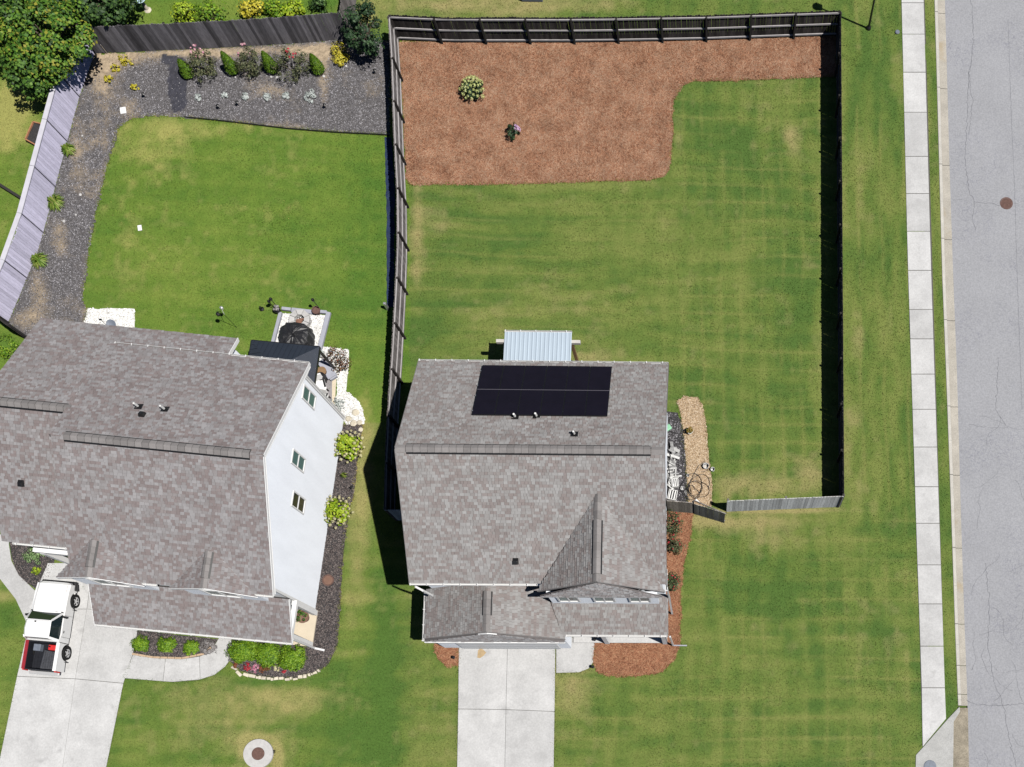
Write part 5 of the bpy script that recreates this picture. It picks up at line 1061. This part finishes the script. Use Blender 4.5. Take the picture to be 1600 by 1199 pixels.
mb = MB(); c = G(410, 484); mb.lathe(c, [(.1, 0), (.12, .08), (.05, .14), (.05, .3), (.01, .34)], 10); solo('solar_light', mb, m_black, 'small black garden light on the lawn left of the torches', 'garden light', c)
mb = MB(); c = G(607, 484); mb.box(c + Vector((0, 0, .35)), (.14, .12, .7)); solo('utility_box', mb, m_alu, 'small grey utility post beside the shared fence', 'utility box', c, bev=.01)
# patio seats
def chair(label, base, rz, m, group):
    t = thing('patio_chair', label, 'chair', base, group); b = wloc(t); ca = Matrix.Rotation(rz, 3, 'Z'); f = lambda x, y, z: b + ca @ Vector((x, y, z))
    mb = MB(); mb.box(f(0, 0, .42), (.55, .55, .10), rz); part('seat', mb, m, t, bev=.03); mb = MB(); mb.bar(f(0, .27, .45), f(0, .36, .9), .55, .08, up=ca @ Vector((0, 1, 0))); part('backrest', mb, m, t, bev=.02)
    for x in (-.25, .25):
        for y in (-.24, .24): mb = MB(); mb.bar(f(x, y, 0), f(x, y, .38), .04, .04); part('leg', mb, m_black, t)
        mb = MB(); mb.bar(f(x * 1.1, -.25, .6), f(x * 1.1, .28, .6), .06, .03); part('armrest', mb, m_black, t)
chair('white cushioned patio chair just right of the gazebo', G(505, 607), .3, m_white, 'white patio chairs'); chair('white patio chair nearest the white wall', G(508, 628), -.2, m_white, 'white patio chairs')
mb = MB(); c = G(507, 585); mb.lathe(c, [(.16, 0), (.2, .2), (.24, .42), (.01, .44)], 14); solo('stool', mb, m_timber, 'round brown stool under the edge of the gazebo', 'stool', c)
mb = MB(); a, b = G(505, 566), G(522, 592); mb.bar(a + Vector((0, 0, .25)), b + Vector((0, 0, .22)), .5, .05); mb.bar(a + Vector((.05, -.05, .1)), b + Vector((.05, -.05, .1)), .4, .18); solo('bench', mb, m_greytimber, 'pale blue grey bench beside the bronze shrub', 'bench', a, bev=.01)
mb = MB(); c = G(506, 594); mb.lathe(c, [(.2, 0), (.24, .3), (.26, .32), (.22, .5), (.03, .54)], 16); solo('charcoal_grill', mb, m_black, 'black round pot grill under the gazebo edge', 'grill', c)
planter('small grey pot in the white stones beside the gazebo', G(505, 556), .17, .25, m_firestone, l_grey)
for lab, a, b, r in (('leftmost beige flagstone, touching the foot of the white wall', 545, 655, .2), ('beige flagstone standing alone highest among the white stones', 556, 645, .22), ('beige flagstone at the right rim of the white stone bed', 562, 661, .17), ('middle beige flagstone in the row below the white stones', 553, 662, .2), ('lowest beige flagstone, at the start of the dark mulch', 564, 672, .15)):
    mb = MB(); c = G(a, b); mb.stone((c.x, c.y, .03), r, flat=.3); solo('flagstone', mb, m_stone, lab, 'stone', c, 'flagstones by the white wall corner', bev=.015)
# satellite dish standing in the white patch
sd = thing('satellite_dish', 'dark grey satellite dish on a short post over the white stones', 'satellite dish', G(192, 522)); b = wloc(sd); mb = MB(); mb.tube([b, b + Vector((0, 0, .95))], .03, 8); part('mast', mb, m_alu, sd)
dn = Vector((.1, -.35, .93)).normalized(); dc = b + Vector((0, .0, 1.08)); e1 = dn.orthogonal().normalized(); e2 = dn.cross(e1); V = [dc - dn * .04]; Fc = []
for rr, zz in ((.12, -.03), (.24, .0)): V += [dc + e1 * rr * math.cos(k * .3927) + e2 * rr * math.sin(k * .3927) + dn * zz for k in range(16)]
Fc += [(0, 1 + k, 1 + (k + 1) % 16) for k in range(16)] + [(1 + k, 17 + k, 17 + (k + 1) % 16, 1 + (k + 1) % 16) for k in range(16)]; mb = MB(); mb.add(V, Fc); part('dish', mb, m_iron, sd)
mb = MB(); mb.tube([dc - e1 * .2, dc + dn * .2 + Vector((-.42, .2, .02))], .016, 6); mb.box(dc + dn * .2 + Vector((-.44, .21, .02)), (.12, .07, .07)); part('feed_arm', mb, m_black, sd)
# ------------------------------------------------------------------ STONE EDGING of the front bed
se = thing('stone_edging', 'row of cream stones edging the curved front bed', 'stone edging', G(440, 1058)); ed = GP([(360, 1042), (374, 1052), (396, 1058.5), (430, 1061.5), (460, 1061), (486, 1055), (498, 1050)])
L = [0]
for a, b in zip(ed[:-1], ed[1:]): L.append(L[-1] + (b - a).length)
s = .1
while s < L[-1]:
    for i in range(len(ed) - 1):
        if s <= L[i + 1]: p = ed[i].lerp(ed[i + 1], (s - L[i]) / (L[i + 1] - L[i])); break
    q = ed[i + 1] - ed[i]; an = math.atan2(q.y, q.x) + random.uniform(-.2, .2); lw = random.uniform(.09, .24) if s > 1.2 else random.uniform(.24, .36); hh = random.uniform(.07, .13); mb = MB()
    jit = lambda: random.uniform(-.022, .022); mb.box((p.x + math.cos(an) * lw / 2, p.y + random.uniform(-.035, .035) + math.sin(an) * lw / 2, hh / 2), (lw, random.uniform(.09, .17), hh), an); mb.v = [(x + jit(), y + jit(), z + jit() * .6) for x, y, z in mb.v]; part('stone', mb, m_stone, se, bev=.02); s += lw + random.uniform(.015, .06)
be = thing('bed_edging', 'thin dark edging strip between gravel and lawn in the left yard', 'edging', G(450, 200)); ed = GP([(289, 184), (340, 189), (400, 196), (450, 202), (520, 207.5), (608, 212)])
for a, b in zip(ed[:-1], ed[1:]): mb = MB(); mb.bar(a + Vector((0, 0, .04)), b + Vector((0, 0, .04)), .04, .10); part('strip', mb, m_black, be)
be = thing('bed_edging', 'tan brick edging along the porch bed', 'edging', G(250, 1027)); ed = GP([(207, 1022), (240, 1027.5), (285, 1029), (320, 1022), (334, 1009)])
for a, b in zip(ed[:-1], ed[1:]):
    k = max(1, int((b - a).length / .3))
    for j in range(k): mb = MB(); mb.bar(a.lerp(b, j / k + .012) + Vector((0, 0, .035)), a.lerp(b, (j + 1) / k - .012) + Vector((0, 0, .035)), .10, .08); part('brick', mb, M('tan_brick', (.45, .33, .22), .9, .15, 5) if 'tan_brick' not in bpy.data.materials else bpy.data.materials['tan_brick'], be, bev=.01)
# ------------------------------------------------------------------ COVERS, LAMP, SMALL THINGS
def manhole(label, c, r, mring, mlid, z=0, ring=.18, raised=.03):
    t = thing('manhole', label, 'manhole cover', c); b = wloc(t); mb = MB(); mb.lathe(b, [(r, -.15), (r, raised), (r * (1 - ring), raised), (r * (1 - ring), raised - .02)], 36, cap=False); part('ring', mb, mring, t)
    mb = MB(); rr = r * (1 - ring) - .008; mb.lathe(b, [(rr, -.1), (rr, raised - .006), (.01, raised - .004)], 36)
    for i in range(-3, 4):
        h = math.sqrt(max(.01, 1 - (i / 4) ** 2)) * rr * .85; mb.bar((b.x + i * rr / 4, b.y - h, b.z + raised + .001), (b.x + i * rr / 4, b.y + h, b.z + raised + .001), .022, .012)
    part('lid', mb, mlid, t); return t
manhole('rust brown manhole cover in the road', Vector((*G(1572.5, 318, -.1).xy, -.1)), .35, m_rust, m_rust, ring=.12, raised=.012)
manhole('round concrete manhole with brown lid in the front lawn', G(404.5, 1178), .72, m_firestone, m_rust, ring=.56, raised=.10)
manhole('brown round drain lid in the mulch beside the white wall', G(513, 907), .29, m_rust, m_pot, ring=.2, raised=.05)
mb = MB(); c = G(428, 1175)
for i in range(3): mb.box(c + Vector((0, -.06 + .06 * i, .04)), (.16, .03, .06))
solo('drain_grate', mb, m_black, 'small black drain slots beside the concrete manhole', 'drain', c)
lp = thing('street_lamp', 'black street lamp pole on the grass beside the sidewalk at the top', 'street lamp', G(1357, 45)); b = wloc(lp); mb = MB(); mb.tube([b, b + Vector((0, 0, .5)), b + Vector((0, 0, 5.2))], [.075, .06, .045], 10); part('pole', mb, m_black, lp)
mb = MB(); mb.lathe(b, [(.14, 0), (.13, .12), (.08, .2)], 12); part('base', mb, m_black, lp); mb = MB(); mb.tube([b + Vector((0, 0, 5.2)), b + Vector((0, 0, 5.45))], .06, 8); mb.box(b + Vector((0, 0, 5.6)), (.34, .34, .34)); mb.lathe(b + Vector((0, 0, 5.77)), [(.24, 0), (.05, .15)], 8); part('lantern', mb, m_black, lp)
mb = MB(); c = G(1402, 51); mb.lathe(c, [(.10, 0), (.13, .05), (.10, .08), (.01, .09)], 14); solo('meter_lid', mb, m_iron, 'small grey water meter lid at the edge of the sidewalk', 'meter lid', c)
mb = MB(); c = G(832, -3); mb.box(c + Vector((0, 0, .25)), (1.15, .5, .5)); solo('utility_box', mb, m_iron, 'dark metal box on the tan grass at the top edge', 'utility box', c, bev=.03)
bb = thing('bird_bath', 'pale blue round bird bath bowl behind the plank fence', 'bird bath', G(231, 16)); b = wloc(bb); mb = MB(); mb.lathe(b, [(.2, 0), (.1, .1), (.08, .6), (.14, .7)], 14); part('pedestal', mb, m_stone, bb); mb = MB(); mb.lathe(b, [(.12, .7), (.32, .82), (.33, .88), (.27, .86), (.01, .8)], 20); part('bowl', mb, m_globe, bb, smooth=True)
rb = thing('raised_bed', 'small orange timber raised bed outside the silvery fence', 'raised bed', G(50, 207)); ed = GP([(56, 195), (44, 222), (62, 232), (76, 200)])
for a, b in zip(ed, ed[1:] + ed[:1]): mb = MB(); mb.bar(a + Vector((0, 0, .13)), b + Vector((0, 0, .13)), .06, .26); part('board', mb, m_orange, rb)
mb = MB(); mb.add([(p.x, p.y, .18) for p in ed], [(0, 1, 2, 3)]); part('soil', mb, m_soil, rb)
tl = GP([(-8, 285), (40, 315)]); mb = MB(); mb.bar(tl[0] + Vector((0, 0, .12)), tl[1] + Vector((0, 0, .12)), .14, .24); solo('landscape_timber', mb, m_post_dk, 'dark landscape timber crossing the grass at the left edge', 'timber', tl[0], bev=.01)
# paper and litter
for lab, c, w, h in (('white square of paper on the dark gravel near the corner', (193, 173.5), .3, .36), ('white scrap lying on the left lawn', (219, 357), .2, .3)):
    mb = MB(); p = G(*c); mb.box(p + Vector((0, 0, .035)), (w, h, .03), .2); solo('paving_tile', mb, m_white, lab, 'tile', p)
for c in ((320, 119), (368, 121), (391, 123), (460, 133), (541, 104), (119, 336), (100, 346), (129, 213), (126, 305), (433, 122), (424, 121), (506, 120)):
    mb = MB(); p = G(*c); mb.stone((p.x, p.y, .02), random.uniform(.05, .09)); solo('rock', mb, m_firestone, 'small pale rock lying on the dark gravel of the left yard', 'rock', p, 'pale rocks on the gravel', bev=.01)
def lights(label, c, group):
    b = G(*c); t = thing('path_light', label, 'garden light', b, group); mb = MB(); mb.tube([b, b + Vector((0, 0, .3))], .012, 6); part('stake', mb, m_black, t); mb = MB(); mb.lathe(b + Vector((0, 0, .3)), [(.08, 0), (.085, .02), (.03, .06), (.03, .08)], 12); part('lamp_head', mb, m_black, t)
lights('black path light on the straw left of the driveway', (711, 1029), 'path lights by the front beds'); lights('black path light at the curved corner of the front walk', (927, 1043.5), 'path lights by the front beds'); lights('black path light at the porch edge by the straw bed', (930, 1001), 'path lights by the front beds'); lights('black path light near the dark mulch beside the trailing shoot', (553, 764), None); lights('black stake light alone on the gravel left of the yellow plant', (228, 153), None)
for c, lab in (((588, 116), 'black path light on the gravel right side'), ((344, 171), 'black path light low in the gravel below the first silver plants'), ((374, 166), 'black path light below the third silver plant'), ((510, 170), 'black path light right of the widest silver plant')): lights(lab, c, 'path lights on the gravel bed')
# ------------------------------------------------------------------ SCRAP PILE, HOSE AND POTS RIGHT OF THE HOUSE
rs = random.Random(5); m_scrap_w = M('scrap_white', (.55, .55, .54), .7, .25, 9, .2, 30, objvar=.25); m_scrap_g = M('scrap_grey', (.27, .27, .27), .8, .3, 9, .2, 30, objvar=.3)
BL = ['white scrap board lying in the pile beside the house wall', 'grey white plank piled beside the house wall']
for i in range(26):
    t = i / 26; p = G(1042 + rs.uniform(0, 14), 702 + t * 50); a = rs.uniform(-.5, .5) + (1.5 if i % 4 == 0 else 0); L_ = rs.uniform(.3, .75); mb = MB(); w = rs.uniform(.06, .16)
    mb.box((p.x, p.y, .06 + rs.uniform(0, .18)), (L_, w, .05), a); solo('scrap_board', mb, m_scrap_w if i % 3 else m_scrap_g, BL[0 if i % 3 else 1], 'board', p, 'scrap boards beside the house', bev=.006)
for lab, a, b in (('bent white gutter piece, upper arm of the angle in the scrap', (1043, 758), (1051, 746)), ('bent white gutter piece, lower arm of the angle in the scrap', (1043, 758), (1052, 766))):
    a, b = G(*a), G(*b); mb = MB(); mb.bar(a + Vector((0, 0, .12)), b + Vector((0, 0, .12)), .09, .08); solo('gutter_offcut', mb, m_pvc, lab, 'gutter piece', a)
for lab, c, d, rz in (('white plastic crate in the scrap by the house', (1055, 757), (.34, .4, .3), .1), ('flat white plastic crate left of the larger one', (1048, 755), (.3, .26, .2), .5), ('white plastic chair frame lying by the fence panel', (1051, 775), (.42, .5, .22), -.2)):
    p = G(*c); r = thing('plastic_crate', lab, 'crate', p); b = wloc(r)
    for k in range(4):
        aa = rz + k * math.pi / 2; dd = (d[0] if k % 2 else d[1]); oo = (d[1] if k % 2 else d[0]) / 2; v = Vector((math.cos(aa), math.sin(aa), 0)); mb = MB(); mb.box(b + v * oo + Vector((0, 0, d[2] / 2)), (.03, dd if True else 0, d[2]), aa); part('side', mb, m_pvc, r)
    mb = MB(); mb.box(b + Vector((0, 0, .03)), (d[0] * .95, d[1] * .95, .04), rz); part('bottom', mb, m_pvc, r)
    for k in range(3): mb = MB(); mb.box(b + Vector((math.cos(rz), math.sin(rz), 0)) * (d[0] * (k - 1) * .3) + Vector((0, 0, d[2])), (.05, d[1] * 1.02, .03), rz); part('slat', mb, m_pvc, r)
def bucket(label, c, r, h, m, group=None, rz=0):
    b = G(*c); t = thing('bucket', label, 'bucket', b, group); mb = MB(); mb.lathe(b, [(r * .8, 0), (r, h), (r * .9, h), (r * .72, .03), (.01, .03)], 16, cap=False); part('shell', mb, m, t); mb = MB(); mb.tube([b + Vector((r * math.cos(x), r * .3 * math.sin(x), h + abs(.1 * math.sin(x)))) for x in np.linspace(0, math.pi, 7)], .008, 5); part('handle', mb, m_alu, t)
bucket('white bucket near the top of the hose coil', (1103, 730), .16, .22, m_pvc); bucket('white bucket on the lawn edge of the pea gravel', (1113.5, 735), .11, .2, m_pvc); bucket('small white tub on the black soil, ring shaped', (1066, 764), .10, .12, m_pvc); bucket('little white cup lying below the ring shaped tub', (1071, 770), .07, .1, m_pvc); bucket('white tub left of the hose coil', (1075, 744), .08, .14, m_pvc)
planter('white pot with dry orange plant on the pea gravel', G(1078, 676), .15, .24, m_pvc, leafm('dry_orange_leaves', [(.16, .13, .03), (.34, .2, .05), (.25, .28, .06)]))
mb = MB(); c = G(1041.5, 670); mb.box(c + Vector((.05, 0, .08)), (.4, .3, .14), .6); solo('garden_bag', mb, m_tealbag, 'green and yellow garden bag at the house wall', 'bag', c, bev=.05)
mb = MB(); a, b = G(1087, 782), G(1094, 787); mb.tube([a + Vector((0, 0, .07)), b + Vector((0, 0, .07))], [.07, .03], 10); solo('nozzle_bottle', mb, m_pvc, 'white bottle lying at the foot of the gate by the hose', 'bottle', a)
pts = []
hc = G(1086, 765)
for i in range(240):
    t = i / 240; a = t * 4.6 * 2 * math.pi; rr = .40 + .17 * math.sin(a * .37) + .15 * math.sin(a * .71 + 1) + .06 * math.sin(a * 2.3); pts.append((hc.x + rr * math.cos(a) + .28 * math.sin(a * .21 + .6), hc.y + rr * 1.15 * math.sin(a) + .1 * math.cos(a * .33), .045 + .02 * (i % 7) / 7 + t * .05))
for q in GP([(1077, 756), (1084, 742), (1092, 728), (1100, 722), (1107, 726), (1106, 736), (1096, 738)]): pts.append((q.x, q.y, .05))
mb = MB(); mb.tube(pts, .013, 6); solo('garden_hose', mb, m_hose, 'black garden hose coiled loosely on the pea gravel', 'hose', hc)
mb = MB(); hp = GP([(1044, 705), (1048, 715), (1045, 730), (1047, 745), (1043, 760)]); mb.tube([p + Vector((0, 0, .3)) for p in hp], .02, 6); solo('black_cable', mb, m_hose, 'black cable lying over the scrap boards', 'cable', hp[0])
# dryer of details on left yard: rake pole at corner
a, b = G(157, 70, .9), G(168, 84); mb = MB(); mb.tube([a, b], .015, 6); solo('garden_tool', mb, m_alu, 'pale garden tool handle leaning in the fence corner', 'garden tool', b)
# ------------------------------------------------------------------ PICKUP TRUCK
fw = G(118.5, 940, .34); rw = G(105, 1021, .34); ax = (fw - rw); ax.z = 0; WBASE = ax.length; ax.normalize(); rgt = Vector((ax.y, -ax.x, 0)); hw = .82
org = (fw + rw) / 2 - rgt * hw; org.z = .03
trk = thing('pickup_truck', 'white pickup truck with red bed sides and open black bed parked on the left driveway', 'pickup truck', org)
def K(x, y, z): return org + rgt * x + ax * y + Vector((0, 0, z))
wf, wr = WBASE / 2, -WBASE / 2; yF, yR = wf + .83, wr - 1.02
def side_panel(ya, yb, ztop, arches, zb=.30, x=hw, th=.07):
    pts = [(ya, zb)]
    for (yc, r) in sorted(arches):
        if ya < yc - r < yb or ya < yc < yb:
            for k in range(13):
                aa = math.pi - k * math.pi / 12; pts.append((yc + r * math.cos(aa), max(zb, .34 + r * math.sin(aa))))
    pts.append((yb, zb)); top = [(y, z) for y, z in ztop]; return pts + top[::-1]
body = MB()
for s in (-1, 1):
    # front fender + door
    pl = side_panel(-.55, yF - .05, [(-.55, .98), (.2, 1.0), (wf - .35, .98), (wf + .3, .94), (yF - .12, .86)], [(wf, .42)]); P = [K(s * hw, y, z) for y, z in pl]; body.prism(P, -rgt * s * .06)
# floor / inner mass
body.add([K(-hw + .06, yF - .1, .35), K(hw - .06, yF - .1, .35), K(hw - .06, -.55, .35), K(-hw + .06, -.55, .35)], [(0, 1, 2, 3)])
# bonnet with slight crown
ys_ = [(yF - .02, .80, .70), (yF - .14, .90, .80), (wf + .2, .97, .82), (wf - .3, 1.02, .82), (.48, 1.06, .82)]; V = []; cols = [-1, -.82, -.4, 0, .4, .82, 1]
for y, z, w in ys_:
    for cx_ in cols: V.append(K(cx_ * w, y, z + .05 * (1 - cx_ * cx_) - (.05 if abs(cx_) == 1 else 0)))
nC = len(cols); body.add(V, [(i * nC + k + 1, i * nC + k, (i + 1) * nC + k, (i + 1) * nC + k + 1) for i in range(len(ys_) - 1) for k in range(nC - 1)])
bd = part('body', body, m_white, trk)
# cab
cab = MB(); zr_, zw = 1.62, 1.04; rw_ = .62; R0 = [(-rw_, .02, zr_), (rw_, .02, zr_), (rw_, -.98 + .3, zr_), (-rw_, -.68, zr_)]
V = []; rows = [(.10, zr_ - .06, .60), (.0, zr_ - .005, .60), (-.35, zr_ + .02, .62), (-.70, zr_ - .005, .60), (-.78, zr_ - .07, .60)]
for y, z, w in rows:
    for cx_ in (-1, -.85, 0, .85, 1): V.append(K(cx_ * w, y, z + .02 * (1 - cx_ * cx_) - (.06 if abs(cx_) == 1 else 0)))
cab.add(V, [(i * 5 + k + 1, i * 5 + k, i * 5 + 5 + k, i * 5 + 6 + k) for i in range(4) for k in range(4)])
for s in (-1, 1):
    cab.bar(K(s * .60, .10, zr_ - .08), K(s * .76, .55, zw), .07, .06); cab.bar(K(s * .60, -.74, zr_ - .08), K(s * .77, -.80, zw), .12, .06)
    cab.prism([K(s * (hw - .01), -.86, .32), K(s * (hw - .01), -.55, .32), K(s * (hw - .01), -.55, .99), K(s * (hw - .03), -.86, 1.04)], -rgt * s * .06)
cab.prism([K(-.78, -.86, .35), K(.78, -.86, .35), K(.77, -.84, 1.06), K(-.77, -.84, 1.06)], -ax * .03)
cab.bar(K(-.76, -.82, 1.03), K(.76, -.82, 1.03), .06, .06)
part('cab', cab, m_white, trk)
def glass(name, q): mb = MB(); mb.prism([K(*p) for p in q], Vector((0, 0, -.012))); return part(name, mb, m_carglass, trk)
glass('windshield', [(-.73, .56, zw + .03), (.73, .56, zw + .03), (.57, .11, zr_ - .07), (-.57, .11, zr_ - .07)])
glass('rear_window', [(-.72, -.815, zw + .02), (.72, -.815, zw + .02), (.57, -.785, zr_ - .08), (-.57, -.785, zr_ - .08)])
for s in (-1, 1): mb = MB(); mb.prism([K(s * .775, .46, zw), K(s * .78, -.74, zw), K(s * .61, -.68, zr_ - .09), K(s * .61, .08, zr_ - .09)], -rgt * s * .012); part('side_window', mb, m_carglass, trk)
for s in (-1, 1): mb = MB(); mb.bar(K(s * .80, .38, 1.05), K(s * 1.0, .34, 1.08), .10, .14); part('mirror', mb, m_black, trk, bev=.02)
for s in (-1, 1): mb = MB(); mb.bar(K(s * (hw + .012), -.40, .86), K(s * (hw + .012), -.28, .86), .02, .035); part('door_handle', mb, m_black, trk)
# bed
for s in (1, -1):
    mb = MB(); pl = side_panel(yR + .05, -.89, [(yR + .05, .98), (-.89, 1.0)], [(wr, .42)]); mb.prism([K(s * hw, y, z) for y, z in pl], -rgt * s * .05)
    o = part('bed_side', mb, m_white if s > 0 else m_red, trk)
    mb = MB(); mb.prism([K(s * (hw + .005), yR + .04, 1.0), K(s * (hw + .005), -.88, 1.015), K(s * (hw - .15), -.88, 1.015), K(s * (hw - .15), yR + .04, 1.0)], Vector((0, 0, -.06))); q = part('bed_rail', mb, m_white if s > 0 else m_red, trk)
    if s < 0: o['label'] = 'red left bed side'
    mb = MB(); mb.prism([K(s * (hw - .15), yR + .08, .98), K(s * (hw - .15), -.95, .99), K(s * (hw - .17), -.95, .52), K(s * (hw - .17), yR + .08, .52)], -rgt * s * .02); part('bed_liner', mb, m_bedliner, trk)
mb = MB(); mb.prism([K(-hw + .1, yR + .06, .52), K(hw - .1, yR + .06, .52), K(hw - .1, -.92, .52), K(-hw + .1, -.92, .52)], Vector((0, 0, -.06)))
for k in range(9): x = -.56 + k * .14; mb.bar(K(x, yR + .15, .525), K(x, -.98, .525), .05, .02)
part('bed_floor', mb, m_bedliner, trk)
mb = MB(); mb.prism([K(-hw + .1, -.90, .5), K(hw - .1, -.90, .5), K(hw - .1, -.90, .99), K(-hw + .1, -.90, .99)], -ax * .05); part('bed_front', mb, m_bedliner, trk)
mb = MB(); mb.prism([K(-hw + .12, yR + .02, .5), K(hw - .12, yR + .02, .5), K(hw - .12, yR + .02, .97), K(-hw + .12, yR + .02, .97)], ax * .05); part('tailgate', mb, m_bedliner, trk)
mb = MB(); mb.bar(K(-.72, yR - .07, .48), K(.72, yR - .07, .48), .16, .14); part('rear_bumper', mb, m_chrome, trk, bev=.02)
mb = MB(); mb.bar(K(-.82, yF + .02, .47), K(.82, yF + .02, .47), .16, .22); mb.bar(K(.80, yF + .0, .47), K(.88, wf + .48, .47), .1, .22); mb.bar(K(-.80, yF + .0, .47), K(-.88, wf + .48, .47), .1, .22); part('front_bumper', mb, m_black, trk, bev=.03)
for s in (-1, 1):
    mb = MB(); mb.bar(K(s * .52, yF - .045, .72), K(s * .76, yF - .06, .72), .06, .14); part('headlight', mb, m_alu, trk)
    mb = MB(); mb.bar(K(s * .77, yR + .02, .6), K(s * .77, yR + .02, .95), .08, .07); part('taillight', mb, m_redbright, trk)
    for y in (wf, wr):
        w = thing_part('wheel', trk, K(s * (hw - .1), y, .31)); c0 = K(s * (hw - .1), y, .31); 
        def ring(prof, n=24):
            V = []; 
            for r, d in prof: V += [c0 + rgt * s * d + ax * r * math.cos(k * 2 * math.pi / n) + Vector((0, 0, r * math.sin(k * 2 * math.pi / n))) for k in range(n)]
            m_ = MB(); m_.add(V, [(i * n + k, i * n + (k + 1) % n, (i + 1) * n + (k + 1) % n, (i + 1) * n + k) for i in range(len(prof) - 1) for k in range(n)] + [tuple(range(len(prof) * n - n, len(prof) * n))]); return m_
        part('tyre', ring([(.22, -.11), (.33, -.10), (.345, -.03), (.345, .09), (.325, .125), (.225, .135), (.2, .10)]), m_rubber, w)
        rm = ring([(.21, .118), (.2, .112), (.17, .09), (.06, .105), (.01, .115)], 20); part('rim', rm, m_alu, w)
        mb = MB()
        for k in range(5): aa = k * 1.2566; mb.bar(c0 + rgt * s * .118 + ax * .05 * math.cos(aa) + Vector((0, 0, .05 * math.sin(aa))), c0 + rgt * s * .112 + ax * .19 * math.cos(aa) + Vector((0, 0, .19 * math.sin(aa))), .045, .02, up=rgt)
        part('spoke', mb, m_chrome, w)
        mb = MB(); mb.box(K(s * (hw - .03), y - .46, .32), (.18, .02, .26), math.atan2(ax.y, ax.x) - math.pi / 2); part('mud_flap', mb, m_black, trk)
mb = MB(); mb.prism([K(-hw + .08, yF - .2, .3), K(hw - .08, yF - .2, .3), K(hw - .08, yR + .2, .3), K(-hw + .08, yR + .2, .3)], Vector((0, 0, -.1))); part('chassis', mb, m_black, trk)
for x, y in ((-.2, .62), (.22, .64)): mb = MB(); mb.bar(K(x, y, 1.07), K(x + .3, .60, 1.08), .02, .02); part('wiper', mb, m_black, trk)
mb = MB(); mb.box(K(-.10, -.02, zr_ + .02), (.07, .07, .04)); part('roof_light', mb, m_black, trk)
for s in (-1, 1):
    mb = MB(); mb.bar(K(s * (hw + .003), .50, .36), K(s * (hw + .003), .47, 1.0), .008, .012); mb.bar(K(s * (hw + .003), -.58, .36), K(s * (hw + .003), -.60, 1.0), .008, .012); mb.bar(K(s * (hw + .004), -.86, .36), K(s * (hw + .004), -.88, 1.03), .012, .025); part('door_seam', mb, m_black, trk)
mb = MB(); mb.bar(K(-.78, .575, 1.055), K(.78, .575, 1.055), .10, .02); part('cowl', mb, m_black, trk)
for s in (-1, 1): mb = MB(); mb.bar(K(s * .70, .62, 1.062), K(s * .69, yF - .16, .925), .012, .02); part('bonnet_seam', mb, m_firestone, trk)
mb = MB(); mb.bar(K(-.5, yF - .0, .70), K(.5, yF - .0, .70), .04, .16); part('grille', mb, m_black, trk)
# things lying in the bed
hd = math.atan2(ax.y, ax.x) - math.pi / 2
mb = MB(); mb.hexa([K(-.02, yR + .12, .80), K(.60, yR + .12, .74), K(.60, -1.35, .76), K(.08, -1.3, .82), K(-.02, yR + .12, .86), K(.60, yR + .12, .80), K(.60, -1.35, .82), K(.08, -1.3, .88)]); 
for k in range(5): mb.bar(K(.08 + k * .11, yR + .16, .862 - k * .011), K(.14 + k * .095, -1.36, .88 - k * .011), .04, .02)
solo('bed_mat', mb, M('worn_rubber_mat', (.045, .047, .055), .7, .35, 7, .3, 40), 'dark grey ribbed mat lying in the truck bed', 'mat', K(.3, -1.8, .75))
rc_ = thing('fuel_can', 'red plastic fuel can at the front of the truck bed', 'fuel can', K(.45, -1.15, .54)); mb = MB(); mb.box(K(.45, -1.15, .75), (.36, .26, .42), hd); part('can', mb, m_redbright, rc_, bev=.03); mb = MB(); mb.tube([K(.36, -1.12, .95), K(.36, -1.12, 1.02)], .035, 10); part('cap', mb, m_black, rc_)
mb = MB(); mb.box(K(-.38, -1.18, .66), (.34, .34, .26), hd); solo('tool_box', mb, m_iron, 'dark tool box in the left front of the truck bed', 'tool box', K(-.38, -1.18, .54), bev=.02)
# grass tufts and leaf litter that soften bed and paving edges
def tufts(polys, per, hmax, col, name, label):
    P = []
    for poly in polys:
        Q = GP(poly)
        for a, b in zip(Q, Q[1:] + Q[:1]):
            k = int((b - a).length * per)
            if k: t = RNG.random(k)[:, None]; P.append(np.array(a)[None] * (1 - t) + np.array(b)[None] * t + RNG.normal(0, .05, (k, 3)) * np.array([1, 1, 0]))
    P = np.concatenate(P); n = len(P); P[:, 2] = 0; a = RNG.uniform(0, 6.28, n); w = RNG.uniform(.01, .02, n); d = np.stack([np.cos(a) * w, np.sin(a) * w, 0 * a], -1)
    tip = P + np.stack([RNG.normal(0, .05, n), RNG.normal(0, .05, n), RNG.uniform(.04, hmax, n)], -1); V = np.stack([P - d, P + d, tip], 1).reshape(-1, 3); me = npmesh(name, V, np.arange(3 * n).reshape(-1, 3), 3, m_blade)
    c = lawn_color(P[:, 0], P[:, 1]) * RNG.uniform(.7, 1.5, (n, 1)) * np.array(col); set_tint(me, np.repeat(c, 3, 0)); stuffobj(name, me, label=label, cat='grass')
tufts([STRAW, PEA, NBED, STRAW_R, STRAW_L, FBED2], 60, .13, (1.7, 1.35, 1.25), 'edge_grass', 'ragged grass along the edges of the planting beds')
tufts([DRIVE, APRON, NWALK_R, NDRIVE], 45, .08, (.8, .85, .9), 'edge_grass', 'short grass along the edges of the concrete')
